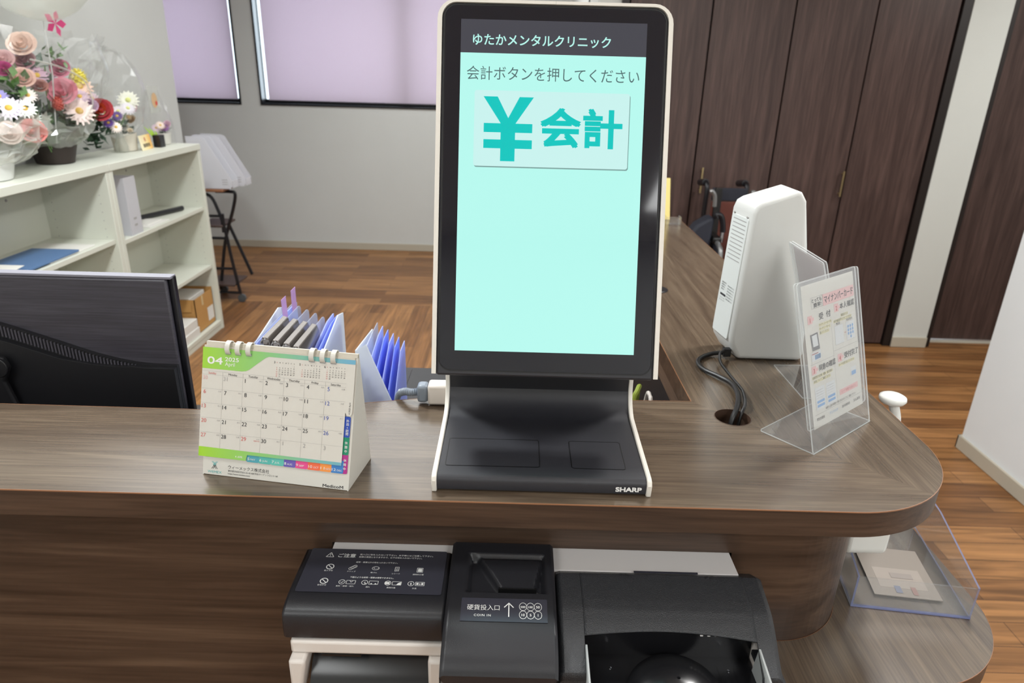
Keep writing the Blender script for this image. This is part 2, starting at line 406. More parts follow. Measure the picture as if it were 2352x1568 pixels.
        if bevel:
            b = o.modifiers.new('bevel', 'BEVEL'); b.width = bevel; b.segments = seg; b.limit_method = 'ANGLE'; b.angle_limit = math.radians(40)
            b.harden_normals = False
        if subsurf:
            s = o.modifiers.new('smooth', 'SUBSURF'); s.levels = s.render_levels = subsurf
        return o
def world_loc(o):
    p = Vector((0, 0, 0))
    while o is not None: p += o.location; o = o.parent
    return p
_g = {}
def glyphs(s, bold=0, space=1.):
    k = (s, bold, space)
    if k not in _g:
        c = bpy.data.curves.new('g', 'FONT'); c.body = s; c.size = 1; c.offset = bold; c.resolution_u = 4; c.space_character = space
        o = bpy.data.objects.new('g', c); me = bpy.data.meshes.new_from_object(o)
        x0 = min((v.co.x for v in me.vertices), default=0)
        _g[k] = ([(v.co.x - x0, v.co.y) for v in me.vertices], [tuple(p.vertices) for p in me.polygons])
        bpy.data.objects.remove(o); bpy.data.curves.remove(c); bpy.data.meshes.remove(me)
    return _g[k]
def thing(name, label, cat, loc, group=None):
    o = bpy.data.objects.new(name, None); COL.objects.link(o); o.location = loc; o.empty_display_size = .05
    tag(o, label, cat, group); return o
def tag(o, label, cat, group=None):
    o['label'] = label; o['category'] = cat
    if group: o['group'] = group
    return o
def struct(o):
    o['kind'] = 'structure'; return o
def frame(o, u, v):
    """matrix with origin o and axes u, v, u x v (v need not be square to u)"""
    o, u, v = Vector(o), Vector(u), Vector(v); n = u.cross(v).normalized()
    return Matrix(((u.x, v.x, n.x, o.x), (u.y, v.y, n.y, o.y), (u.z, v.z, n.z, o.z), (0, 0, 0, 1)))
def arc(cx, cy, r, a0, a1, n=14):
    return [(cx + r * math.cos(math.radians(a0 + (a1 - a0) * i / n)), cy + r * math.sin(math.radians(a0 + (a1 - a0) * i / n))) for i in range(n + 1)]
def rrect(x0, y0, x1, y1, r, n=6):
    return arc(x1 - r, y0 + r, r, -90, 0, n) + arc(x1 - r, y1 - r, r, 0, 90, n) + arc(x0 + r, y1 - r, r, 90, 180, n) + arc(x0 + r, y0 + r, r, 180, 270, n)
def flat(outlines, z0, z1):
    """filled 2-D outlines (later ones are holes) with thickness, as vertex and face lists"""
    c = bpy.data.curves.new('f', 'CURVE'); c.dimensions = '2D'; c.fill_mode = 'BOTH'; c.extrude = (z1 - z0) / 2
    for ol in outlines:
        s = c.splines.new('POLY'); s.points.add(len(ol) - 1); s.use_cyclic_u = True
        for p, q in zip(s.points, ol): p.co = (q[0], q[1], 0, 1)
    o = bpy.data.objects.new('f', c); me = bpy.data.meshes.new_from_object(o)
    vs = [(v.co.x, v.co.y, v.co.z + (z0 + z1) / 2) for v in me.vertices]; fs = [tuple(p.vertices) for p in me.polygons]
    nz = [abs(p.normal.z) > .5 for p in me.polygons]
    bpy.data.objects.remove(o); bpy.data.curves.remove(c); bpy.data.meshes.remove(me)
    return vs, fs, nz
def smooth_path(pts, n=6):
    pts = [Vector(p) for p in pts]; out = []
    for i in range(len(pts) - 1):
        p0, p1, p2, p3 = pts[max(i - 1, 0)], pts[i], pts[i + 1], pts[min(i + 2, len(pts) - 1)]
        for j in range(n):
            t = j / n
            out.append(.5 * ((2 * p1) + (p2 - p0) * t + (2 * p0 - 5 * p1 + 4 * p2 - p3) * t * t + (3 * p1 - p0 - 3 * p2 + p3) * t ** 3))
    out.append(pts[-1]); return out

# ================================================================== the room
struct(MB().box(-4.1, -2.4, -.06, 4.2, 6.1, 0).build('floor', 'floor', smooth=0))
struct(MB().box(-4.1, -2.4, CEIL, 4.2, 6.1, CEIL + .06).build('ceiling', 'ceil', smooth=0))
WB = 5.945
w = MB()      # window wall, built round the two openings
W1 = (-3.55, -2.285); W2 = (-2.125, -.22); SILL, HEAD = 1.197, 2.25
w.box(-4.1, WB, 0, 2.6, WB + .16, SILL); w.box(-4.1, WB, HEAD, 2.6, WB + .16, CEIL)
w.box(-4.1, WB, SILL, W1[0], WB + .16, HEAD); w.box(W1[1], WB, SILL, W2[0], WB + .16, HEAD); w.box(W2[1], WB, SILL, 2.6, WB + .16, HEAD)
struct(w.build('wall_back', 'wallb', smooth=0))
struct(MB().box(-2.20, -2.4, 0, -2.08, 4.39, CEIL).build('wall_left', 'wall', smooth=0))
struct(MB().box(-4.1, 4.0, 0, -4.0, WB, CEIL).box(-4.1, 4.0, 0, -2.2, 4.1, CEIL).build('wall_far_left', 'wallw', smooth=0))
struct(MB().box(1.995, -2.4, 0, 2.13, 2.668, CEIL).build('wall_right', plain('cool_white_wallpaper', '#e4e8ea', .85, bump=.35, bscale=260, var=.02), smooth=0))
struct(MB().box(-2.08, -2.4, 0, 4.2, -2.3, CEIL).build('wall_front', 'wallw', smooth=0))
struct(MB().box(4.1, -2.3, 0, 4.2, 6.1, CEIL).build('wall_far_right', 'wallw', smooth=0))
struct(MB().box(2.315, 3.90, 0, 2.522, 4.12, CEIL).build('wall_pillar', 'wallw', smooth=0))
struct(MB().box(.40, 3.93, 0, .52, WB, CEIL).box(.40, 3.91, 2.3, 2.315, 4.0, CEIL).box(.40, 4.4, 0, 2.4, 4.5, CEIL).build('wall_closet', 'wallw', smooth=0))
struct(MB().box(3.45, 4.02, 0, 4.1, 4.12, CEIL).box(2.522, 4.02, 2.1, 3.45, 4.12, CEIL).build('wall_corridor', 'wallw', smooth=0))
def baseb(name, *b): return struct(MB().box(*b).build(name, 'base', bevel=.003))
baseb('baseboard_back', -4.0, WB - .012, 0, .40, WB, .062)
baseb('baseboard_left', -2.08, -2.3, 0, -2.068, 4.40, .062)
baseb('baseboard_right', 1.983, -2.3, 0, 1.995, 2.68, .062)
baseb('baseboard_right_end', 1.983, 2.668, 0, 2.14, 2.68, .062)
baseb('baseboard_pillar', 2.310, 3.888, 0, 2.522, 3.90, .065)
for i, (x0, x1) in enumerate((W1, W2)):
    r = struct(thing('window_%d' % (i + 1), 'x', 'window', ((x0 + x1) / 2, WB, SILL)))
    del r['label']; del r['category']
    f = MB(); t = .014
    f.box(x0, WB - .012, SILL, x1, WB + .10, SILL + t); f.box(x0, WB - .012, HEAD - t, x1, WB + .10, HEAD)
    f.box(x0, WB - .012, SILL + t, x0 + t, WB + .10, HEAD - t); f.box(x1 - t, WB - .012, SILL + t, x1, WB + .10, HEAD - t)
    f.box(x0 + t, WB + .08, SILL + t, x0 + t + .004, WB + .10, HEAD - t).box(x1 - t - .006, WB + .08, SILL + t, x1 - t, WB + .10, HEAD - t)
    f.box(x0 + t, WB + .08, SILL + t, x1 - t, WB + .10, SILL + t + .03)
    f.build('window_frame', 'alu_black', r, bevel=.003)
    MB().box(x0 + t, WB + .085, SILL + t, x1 - t, WB + .091, HEAD - t).build('pane', 'pane', r)
# roller blinds hang in the openings
for (x0, x1, lab) in ((W1[0] + .03, W1[1] - .036, 'pink roller blind in the narrow window beside the white shelf wall'),
                      (W2[0] + .060, W2[1] - .03, 'wide pink roller blind in the window behind the kiosk, bright gap at its left')):
    r = thing('roller_blind', lab, 'blind', ((x0 + x1) / 2, WB + .03, 2.22))
    MB().box(x0, WB + .028, SILL + .028, x1, WB + .030, 2.20).build('fabric', 'blind', r)
    MB().box(x0, WB + .022, SILL + .024, x1, WB + .036, SILL + .040).build('bottom_bar', 'alu_black', r, bevel=.003)
    MB().lathe([(.018, 0), (.018, x1 - x0)], (x0, WB + .035, 2.215), 16, axis='x').build('roller', 'kwhite', r)
# window post on the outside that dims the right half of the wide blind
struct(MB().box(-.98, WB + .11, SILL, -.90, WB + .16, HEAD).build('trim_3', 'alu_black', bevel=.003))
# closet fronts
def door(n, x0, x1, hx=None):
    r = struct(thing('door_%d' % n, 'x', 'x', ((x0 + x1) / 2, 3.92, 0))); del r['label']; del r['category']
    MB().box(x0 + .0045, 3.92, .012, x1 - .0045, 3.945, 2.3).build('door_leaf', 'closet', r, bevel=.002)
    if hx:
        h = MB(); h.tube([(hx, 3.895, .895), (hx, 3.895, 1.035)], .0055, 10)
        h.tube([(hx, 3.92, .91), (hx, 3.895, .91)], .004, 8).tube([(hx, 3.92, 1.02), (hx, 3.895, 1.02)], .004, 8)
        h.build('door_handle', 'brass', r)
door(1, .561, .991); door(2, .991, 1.42, 1.036); door(3, 1.42, 1.842, 1.822); door(4, 1.842, 2.265)
struct(MB().box(.52, 3.95, 0, 2.3, 3.99, 2.3).build('closet_back', 'closet_dark', smooth=0)).name = 'trim_4'
struct(MB().box(2.268, 3.905, 0, 2.315, 3.96, 2.34).box(.52, 3.905, 2.3, 2.268, 3.96, 2.34).box(.52, 3.905, 0, .558, 3.96, 2.3).build('trim_1', 'closet_dark', bevel=.002))
struct(MB().box(2.522, 3.905, 0, 2.552, 4.06, 2.13).box(3.42, 3.97, 0, 3.45, 4.06, 2.13).box(2.552, 3.97, 2.1, 3.42, 4.06, 2.13).build('trim_2', 'closet_dark', bevel=.002))
r = struct(thing('door_5', 'x', 'x', (2.98, 4.03, 0))); del r['label']; del r['category']
MB().box(2.552, 4.025, .012, 3.42, 4.06, 2.1).build('door_leaf', 'closet', r, bevel=.002)
struct(MB().box(2.552, 3.985, 0, 3.42, 4.02, .006).build('trim_5', 'base', bevel=.001))

# ================================================================== reception counter
top_ol = [(-1.5, .720)] + arc(.440, .900, .180, -90, 0, 24) + [(.620, 2.62), (.300, 2.62), (.300, 1.02), (-.124, 1.010), (-.387, .944), (-1.5, .950)]
hole = [(.353 + .0285 * math.cos(a * PI / 16), .967 + .0285 * math.sin(a * PI / 16)) for a in range(32)]
vs, fs, nz = flat([top_ol, hole], .962, 1.0)
t = MB(); t.v = vs; t.f = fs; t.m = [0 if z else 1 for z in nz]
wt = tag(t.build('worktop', ['top', 'fascia'], smooth=30), 'upper walnut counter worktop with rounded corner and cable hole', 'counter top')
wt.data.polygons.foreach_set('material_index', [0 if z else (2 if False else 1) for z in nz])
eb = MB()
def strip(mb, pts, z0, z1, off, mi=0, closed=True):
    n = len(pts)
    for i in range(n if closed else n - 1):
        a, b = Vector(pts[i] + (0,)), Vector(pts[(i + 1) % n] + (0,)); d = (b - a).normalized(); o = Vector((d.y, -d.x, 0)) * off
        mb.add([(a.x + o.x, a.y + o.y, z0), (b.x + o.x, b.y + o.y, z0), (b.x + o.x, b.y + o.y, z1), (a.x + o.x, a.y + o.y, z1)], [(0, 1, 2, 3)], mi)
        mb.add([(a.x, a.y, z1), (b.x, b.y, z1), (b.x + o.x, b.y + o.y, z1), (a.x + o.x, a.y + o.y, z1)], [(3, 2, 1, 0)], mi)
        mb.add([(a.x, a.y, z0), (b.x, b.y, z0), (b.x + o.x, b.y + o.y, z0), (a.x + o.x, a.y + o.y, z0)], [(0, 1, 2, 3)], mi)
strip(eb, top_ol, .9985, 1.0003, .0006)
eb.build('edge_band', 'edge', wt, smooth=0)
hr = MB(); strip(hr, hole, .99, 1.0004, -.0008); hr.build('hole_rim', 'hole_edge', wt, smooth=0)

# front panel with the cut-out the cash machine comes through, round corner, side panel under the leg
PY = .790
CUT = (-.246, .318, .8775)
pn = MB()
pn.box(-1.5, PY, 0, CUT[0], PY + .03, .962)
pn.box(CUT[0], PY, CUT[2], CUT[1], PY + .03, .962)
def band(mb, pts, z0, z1, th, mi=0):
    n = len(pts); inn = []
    for i in range(n):
        a = Vector(pts[max(i - 1, 0)] + (0,)); b = Vector(pts[min(i + 1, n - 1)] + (0,)); d = (b - a).normalized()
        inn.append((pts[i][0] - d.y * th, pts[i][1] + d.x * th))
    for i in range(n - 1):
        a, b, c, d = pts[i], pts[i + 1], inn[i + 1], inn[i]
        mb.add([a + (z0,), b + (z0,), b + (z1,), a + (z1,)], [(0, 1, 2, 3)], mi)
        mb.add([d + (z0,), c + (z0,), c + (z1,), d + (z1,)], [(3, 2, 1, 0)], mi)
        mb.add([a + (z1,), b + (z1,), c + (z1,), d + (z1,)], [(0, 1, 2, 3)], mi)
        mb.add([a + (z0,), b + (z0,), c + (z0,), d + (z0,)], [(3, 2, 1, 0)], mi)
side = [(CUT[1], PY)] + arc(.405, PY + .13, .13, -90, 0, 20) + [(.535, 2.56)]
band(pn, side, 0, .962, .03)
pn.box(.33, 2.53, 0, .506, 2.56, .962)
tag(pn.build('counter_front', ['panel'], smooth=40), 'dark walnut front panel of the reception counter under the overhanging worktop', 'counter')
# the fascia that closes the leg on the staff side
tag(MB().box(.302, 1.03, .93, .318, 2.56, .962).build('leg_rail', 'fascia_y', smooth=0), 'narrow walnut rail under the staff-side edge of the counter leg', 'rail')

low_ol = [(-.10, .713)] + arc(.584, .893, .180, -90, 0, 24) + [(.764, 2.56), (.536, 2.56)] + [(x + .001, y - .001) for x, y in side[::-1]][1:] + [(-.10, PY - .001)]
vs, fs, nz = flat([low_ol], .682, .72)
t = MB(); t.v = vs; t.f = fs; t.m = [0 if z else 1 for z in nz]
lw = tag(t.build('lower_worktop', ['lower', 'fascia'], smooth=30), 'lower walnut ledge curving round the right end of the counter', 'counter ledge')
lw.data.polygons.foreach_set('material_index', [0 if z else 1 for z in nz])
eb = MB(); strip(eb, low_ol, .7185, .7203, .0006); eb.build('edge_band', 'edge', lw, smooth=0)
for b_ in ((.55, .82, 0, .70, .85, .682), (.62, 2.4, 0, .74, 2.43, .682)): MB().box(*b_).build('bracket', 'panel', lw, bevel=.002)
dk = tag(MB().box(-1.5, .823, .685, .295, 1.50, .72).box(-1.48, 1.40, 0, -1.45, 1.48, .685).box(.25, 1.30, 0, .28, 1.48, .685).build('staff_desk', 'desk', bevel=.002), 'dark desk on the staff side of the counter', 'desk')

# ================================================================== payment kiosk
KX0, KX1 = -.0975, .1825           # outer faces of the white side trims
ki = thing('payment_kiosk', 'tall black and white payment kiosk with bright mint touchscreen on the counter', 'payment kiosk', (.0425, .84, 1.0))
prof = [(.742, 1.003), (.7405, 1.016), (.743, 1.0205), (.748, 1.0225), (.775, 1.0232), (.84, 1.0255), (.885, 1.027)] + \
       [(.885 + .043 * math.sin(math.radians(a)), 1.071 - .043 * math.cos(math.radians(a)) - .001) for a in range(10, 91, 10)] + [(.929, 1.24), (.975, 1.24), (.985, 1.10), (.985, 1.003)]
MB().prism(prof, 'x', KX0 + .006, KX1 - .006).build('base', 'kdark', ki, smooth=50)
tr = [(.7395, 1.0), (.7375, 1.017), (.741, 1.0225), (.748, 1.0245), (.84, 1.0285), (.883, 1.031)] + \
     [(.885 + .041 * math.sin(math.radians(a)), 1.071 - .041 * math.cos(math.radians(a)) + .0005) for a in range(15, 91, 15)] + [(.926, 1.24), (.99, 1.24), (.992, 1.0)]
for x0, x1 in ((KX0, KX0 + .0065), (KX1 - .0065, KX1)):
    MB().prism(tr, 'x', x0, x1).build('side_trim', 'kwhite', ki, bevel=.0015)
MB().box(KX0 + .0068, .9265, 1.0395, KX1 - .0068, .93, 1.24).build('neck_panel', 'kblack', ki)
pl = MB()
def base_z(y): return 1.0232 + (y - .775) * (1.0255 - 1.0232) / .065
for poly in ([( -.083, .766), (.039, .765), (.041, .833), (-.083, .835)], [(.082, .766), (.153, .765), (.153, .833), (.080, .832)]):
    q = MB(); c = [sum(p[k] for p in poly) / 4 for k in (0, 1)]
    vs = []
    rr = rrect(poly[0][0], poly[0][1], poly[2][0], poly[2][1], .004)
    q.add([(x, y, base_z(y) + .0004) for x, y in rr], [tuple(range(len(rr)))])
    o = q.build('reader_pad', 'kdark', ki, smooth=0)
    g = MB()
    for i in range(len(rr)):
        a, b = rr[i], rr[(i + 1) % len(rr)]
        d = Vector((b[0] - a[0], b[1] - a[1], 0))
        if d.length < 1e-6: continue
        n = Vector((-d.y, d.x, 0)).normalized() * .0010
        g.add([(a[0], a[1], base_z(a[1]) + .0006), (b[0], b[1], base_z(b[1]) + .0006), (b[0] + n.x, b[1] + n.y, base_z(b[1]) + .0006), (a[0] + n.x, a[1] + n.y, base_z(a[1]) + .0006)], [(0, 1, 2, 3)])
    g.build('pad_seam', 'rubber', o, smooth=0)
lg = MB(frame((.137, .7398, 1.0075), (1, 0, 0), (0, 0, 1)))
lg.text('SHARP', 0, 0, .0088, 0, bold=.045, fit=.0325)
lg.build('maker_logo', 'prn_white', ki, smooth=0)
# head: leans back 16.8 degrees
a = math.radians(16.8)
HF = frame((.044, .819, 1.126), (1, 0, 0), (0, math.sin(a), math.cos(a)))       # third axis points to the viewer
hd = MB(HF); rr = [(-.1430, .0010), (.1430, .0010)] + arc(.125, .457, .018, 0, 90, 6) + arc(-.125, .457, .018, 90, 180, 6)
hd.prism(rr, 'z', -.040, -.0008)
hd.prism(rrect(-.11, .12, .11, .40, .02), 'z', -.07, -.040)
hb = hd.build('head', 'kdark', ki, bevel=.003, smooth=40)
wt_ = MB(HF)
outer = rrect(-.149, 0.0, .149, .479, .024, 8); inner = rrect(-.1422, .0, .1422, .4745, .018, 8)
# white rim runs up both sides and round the top corners, open at the bottom
for s in (-1, 1):
    o_ = [(s * .149, 0.003)] + [(s * .149, .455)] + [(s * (.125 + .024 * math.cos(math.radians(t))), .455 + .024 * math.sin(math.radians(t))) for t in range(15, 91, 15)] + [(s * .0002, .479)]
    i_ = [(s * .1432, 0.003)] + [(s * .1432, .457)] + [(s * (.125 + .0182 * math.cos(math.radians(t))), .457 + .0182 * math.sin(math.radians(t))) for t in range(15, 91, 15)] + [(s * .0002, .4752)]
    q = MB(HF)
    for k in range(len(o_) - 1):
        A, B, C_, D = o_[k], o_[k + 1], i_[k + 1], i_[k]
        if s > 0: A, B, C_, D = D, C_, B, A
        q.hexa([(A[0], A[1], -.036), (D[0], D[1], -.036), (C_[0], C_[1], -.036), (B[0], B[1], -.036), (A[0], A[1], .0004), (D[0], D[1], .0004), (C_[0], C_[1], .0004), (B[0], B[1], .0004)])
    bm = bmesh.new()
    o = q.build('head_trim', 'kwhite', ki, smooth=40)
    bm.from_mesh(o.data); bmesh.ops.remove_doubles(bm, verts=bm.verts, dist=1e-5)
    dele = [f for f in bm.faces if sum(1 for e in f.edges if len(e.link_faces) > 2) > 2]
    bmesh.ops.recalc_face_normals(bm, faces=bm.faces); bm.to_mesh(o.data); bm.free()
gl = MB(HF); gl.prism(rrect(-.1385, .0095, .1385, .4705, .014, 8), 'z', -.0006, .0004)
sg = gl.build('screen_glass', 'kglass', ki, smooth=0)
q = MB(HF); ol_ = rrect(-.1400, .0080, .1400, .4720, .0155, 8)
for i in range(len(ol_)):
    a_, b_ = ol_[i], ol_[(i + 1) % len(ol_)]
    if (Vector(a_) - Vector(b_)).length > 1e-6: q.line(a_, b_, .0011, 0, .0001)
q.build('glass_seam', 'rubber', sg, smooth=0)
# lit picture
sc = MB(HF)
sc.rect(-.119, .0345, .116, .4135, 0, .0007); sc.rect(-.119, .4135, .116, .4545, 1, .0007)
scr = sc.build('screen', ['s_bg', 's_hdr'], ki, smooth=0)
st = MB(HF)
st.text('ゆたかメンタルクリニック', -.1035, .4243, .0152, 0, bold=.012, fit=.174, z=.0009)
st.build('header_text', 's_ht', scr, smooth=0); st = MB(HF)
st.text('会計ボタンを押してください', -.1105, .3818, .0185, 0, bold=.004, fit=.219, z=.0009)
st.build('message_text', 's_txt', scr, smooth=0)
b = MB(HF)
b.poly([(x + .001, y - .0016, .0009) for x, y in rrect(-.1, .273, .0975, .3675, .003)], 1)
b.poly([(x, y, .0010) for x, y in rrect(-.1, .273, .0975, .3675, .003)], 0)
# yen sign
x0, x1, y0, y1 = -.0885, -.0245, .2795, .3600; xc = (x0 + x1) / 2; sw = .0092
b.poly([(x0, y1, .0012), (xc - sw, .3265, .0012), (xc + sw, .3265, .0012), (xc, .3335, .0012), (x0 + .018, y1, .0012)][::-1], 2)
b.poly([(x1, y1, .0012), (x1 - .018, y1, .0012), (xc, .3335, .0012), (xc + sw, .3265, .0012)][::1], 2)
b.rect(x0 + .001, .3155, x1 - .001, .3268, 2, .0012); b.rect(x0 + .001, .2955, x1 - .001, .3065, 2, .0012); b.rect(xc - sw, y0, xc + sw, .3270, 2, .0013)
b.text('会計', -.014, .3035, .0510, 2, bold=.028, fit=.102, z=.0012)
b.build('screen_button', ['s_btn', 's_sh', 's_teal'], scr, smooth=0)

# plug on the worktop behind the kiosk
pg = thing('power_plug', 'white plug with ribbed grey cable lying behind the kiosk at its left', 'plug', (-.125, .995, 1.0))
PF = frame((-.128, .992, 1.0), (.97, .02, .0), (0, 1, 0))
MB(PF).box(-.004, -.016, .002, .040, .012, .036).build('plug_body', 'm_white', pg, bevel=.004)
q = MB(PF); q.box(-.022, -.013, .004, -.004, .010, .034); q.build('plug_boot', 'grey_cable', pg, bevel=.005)
q = MB(PF)
cp = smooth_path([(-.022, 0, .018), (-.034, 0, .017), (-.046, .008, .014), (-.058, .016, .002), (-.064, .020, -.04), (-.065, .021, -.10)], 8)
q.tube(cp, [.0052 if (i % 2 or i > 20) else .0066 for i in range(len(cp))], 10); q.build('cable', 'grey_cable', pg)
bx = tag(MB().box(-.24, 1.206, .72, .02, 1.40, .880).box(-.22, 1.22, .880, .0, 1.38, .885).build('label_printer', 'kmatte', bevel=.006), 'black desktop printer on the staff desk, half hidden behind the kiosk', 'printer')
hub = tag(MB().box(.10, 1.06, .72, .285, 1.13, .905).build('network_box', 'm_white', bevel=.006), 'white network box on the staff desk behind the kiosk, in the corner of the counter', 'box')
q = MB(); q.tube(smooth_path([(.225, 1.145, .80), (.227, 1.14, .93), (.235, 1.15, .955), (.245, 1.18, .95), (.25, 1.22, .90), (.25, 1.24, .723)], 8), .0045, 8)
q.build('cable', 'green_cable', hub)
q = MB(); q.tube(smooth_path([(.262, 1.145, .80), (.262, 1.148, .925), (.264, 1.17, .935), (.268, 1.21, .92), (.272, 1.25, .85), (.272, 1.27, .723)], 8), .004, 8)
q.build('cable', 'm_white', hub)

# ================================================================== desk calendar
cu_ = Vector((.2, -.031, 0)).normalized(); cv_ = (Vector((.153 * .04, .988 * .04, .171)).normalized() + cu_ * .046)
cal = thing('desk_calendar', 'white standing desk calendar with a green April page on the counter', 'calendar', (-.29, .79, 1.0))
CF = frame((-.401, .766, 1.0), cu_, cv_)
mm = .001
CN = CF.to_3x3() @ Vector((0, 0, 1))
q = MB(CF)
q.box(0, 0.0008, -.0016, .2005, .176, 0)
apexL = CF @ Vector((0, .176, -.0016)); apexR = CF @ Vector((.2005, .176, -.0016)); fl = CF @ Vector((0, 0, 0)); fr = CF @ Vector((.2005, 0, 0))
bv = Vector((.153, .988, 0)).normalized() * .080
q2 = MB()
q2.slab(apexR, apexL, fl + bv, fr + bv, .0016); q2.slab(fl + bv * .02 + Vector((0, 0, .0016)), fr + bv * .02 + Vector((0, 0, .0016)), fr + bv + Vector((0, 0, .0016)), fl + bv + Vector((0, 0, .0016)), .0014)
o_ = q; o_.v += q2.v; o_.f += [tuple(i + len(o_.v) - len(q2.v) for i in f) for f in q2.f]; o_.m += [0] * len(q2.f)
for a_, b_, c_, d_ in ((fr, fr + bv, apexR, -.0014), (fl + bv, fl, apexL, -.0014)):
    n_ = (b_ - a_).cross(c_ - a_).normalized() * d_
    o_.v += [tuple(p_) for p_ in (a_, b_, c_, a_ + n_, b_ + n_, c_ + n_)]; k_ = len(o_.v) - 6
    for f_ in ((0, 1, 2), (5, 4, 3), (0, 3, 4, 1), (1, 4, 5, 2), (2, 5, 3, 0)): o_.f.append(tuple(k_ + i for i in f_)); o_.m.append(0)
o_.build('stand', 'card', cal, smooth=0)
q = MB(CF); q.box(-.003, .034, .0006, .188, .1725, .0022, 0); q.box(.188, .1035, .0006, .1975, .1725, .0022, 0); q.box(-.001, .1725, -.0035, .2005, .1775, .0010, 0)
q.build('page_block', 'cardb', cal, smooth=0)
PGZ = .0026
q = MB(CF)
pgo = [(-.0055, .0255), (.0605, .0255), (.0625, .0335), (.190, .0335), (.190, .103), (.1925, .0985), (.1965, .0985), (.199, .102), (.199, .170), (-.0045, .170)]
q.poly([(x, y, PGZ) for x, y in pgo], 0)
hdr = [(-.0045, .170), (-.0045, .1425)] + [(.050, .1425), (.055, .1433), (.0595, .1455), (.078, .1605), (.0815, .1630), (.0855, .1645), (.199, .1645), (.199, .170)]
q.poly([(x, y, PGZ + .0002) for x, y in hdr], 1)
q.poly([(x, y, PGZ + .0002) for x, y in [(-.0055, .0255), (.0605, .0255), (.0625, .0335), (.190, .0335), (.190, .0375), (-.0053, .0385)]], 1)
pg_ = q.build('calendar_page', ['card', ramp_x('green_to_blue_print', [(0, '#9fd02f'), (.45, '#8ac476'), (1, '#6fabc6')], -.115, .09)], cal, smooth=0)
q = MB(CF); z = PGZ + .0004
q.text('04', .0025, .1492, .0128, 0, bold=.02, fit=.0205, z=z); q.text('2025', .0265, .1540, .0073, 0, bold=.012, fit=.0185, z=z); q.text('April', .0265, .1478, .0070, 0, fit=.0135, z=z)
cols = [-.0045, .024, .0517, .0793, .107, .1345, .162, .189]
rows = [.1395, .1348, .1164, .0973, .0780, .0585, .0385]
for y in rows[:-1]: q.line((-.004, y), (.189, y), .00022, 1, z)
for x in cols[1:-1]: q.line((x, rows[0]), (x, rows[-1]), .00022, 1, z)
for i, s in enumerate(('Sunday', 'Monday', 'Tuesday', 'Wednesday', 'Thursday', 'Friday', 'Saturday')):
    q.text(s, (cols[i] + cols[i + 1]) / 2, .1357, .0038, 4 if i == 0 else 2, z=z, align='C')
rk = ('赤口', '先勝', '友引', '先負', '仏滅', '大安')
days = [(30, 5), (31, 1)] + [(d, 3 if (d in (6, 13, 20, 27, 29)) else (6 if d in (5, 12, 19, 26) else 2)) for d in range(1, 31)] + [(1, 1), (2, 1), (3, 1)]
for k, (d, c) in enumerate(days):
    r_, cc = divmod(k, 7)
    ml = 4 if k == 0 else c
    if k < 2: ml = 5 if k == 0 else 1
    q.text(str(d), cols[cc] + (.0030 if len(str(d)) == 1 else .0013), rows[r_ + 1] - .0066, .0074, ml, z=z)
    if 2 <= k < 32:
        n = (d - 1) % 6 if d < 28 else (d - 24) % 6
        q.text(rk[n], cols[cc + 1] - .0012, rows[r_ + 1] - .0037, .0023, 1, z=z, align='R')
q.text('昭和の日', cols[3] - .0012, rows[5] - .0060, .0020, 3, z=z, align='R')
for (mo, first, n, ux) in (('3', 6, 31, .0925), ('5', 4, 31, .1262), ('6', 0, 30, .1590)):
    q.text(mo, ux, .1570, .0042, 2, z=z)
    for i, s in enumerate('SMTWTFS'): q.text(s, ux + .0035 + i * .0038, .1575, .0022, 2 if i else 3, z=z)
    for d in range(1, n + 1):
        r_, cc = divmod(d - 1 + first, 7)
        q.text(str(d), ux + .0040 + cc * .0038, .1538 - r_ * .0027, .0022, 3 if cc == 0 else 2, z=z, align='C')
q.text('4 2025 April', .1965, .101, .0030, 2, z=z, rot=PI / 2)
q.text('4 APR', .046, .0283, .0040, 0, z=z)
q.build('page_print', ['prn_white', 'inkl', 'inkd', 'red', 'red', 'redl', 'blue'], pg_, smooth=0)
# month tabs of the pages behind
tabs = [('5', 'MAY', '#4f9fae'), ('6', 'JUN', '#57b3aa'), ('7', 'JUL', '#5fbcae'), ('8', 'AUG', '#6a5bb0'), ('9', 'SEP', '#e2508f'), ('10', 'OCT', '#ee6f4b'), ('11', 'NOV', '#f0964a'), ('12', 'DEC', '#3f7fc4')]
ed = [.0610, .0775, .0945, .1115, .1275, .1440, .1605, .1755, .1915]
for i, (a_, b_, c) in enumerate(tabs):
    q = MB(CF); zz = .0018 - i * .00006; lo = .0240 - i * .0002
    q.prism(rrect(ed[i], lo, ed[i + 1] + .001, .040, .0022, 3), 'z', zz - .0002, zz, 0)
    n_ = len(a_)
    q.text(a_, ed[i] + .0018, lo + .0028, .0048, 1, bold=.008, z=zz + .0003, fit=.0026 * n_); q.text(b_, ed[i] + .0026 + .0030 * n_, lo + .0028, .0034, 1, z=zz + .0003, fit=.0068)
    q.build('month_tab', [plain('tab_' + b_.lower(), c, .55), 'prn_white'], cal, smooth=0)
for i, (s, c, y0, y1) in enumerate((('外出&訪問', '#2f4fae', .0705, .0975), ('休憩中', '#1f8a68', .0475, .0715), ('休暇中', '#b23289', .0225, .0485))):
    q = MB(CF); q.prism(rrect(.1855, y0, .1975, y1, .002, 3), 'z', .0012 - i * .0002, .0014 - i * .0002, 0)
    for k, ch in enumerate(s):
        if ch == '&': q.text(ch, .1940, y1 - .0065 - k * .0042, .0026, 1, z=.0018, align='C'); continue
        q.text(ch, .1940, y1 - (.0070 if i == 0 else .0095) - k * (.0042 if i == 0 else .0055), .0041, 1, bold=.01, z=.0018, align='C')
    q.build('side_tab', [plain('side_tab_%d' % i, c, .55), 'prn_white'], cal, smooth=0)
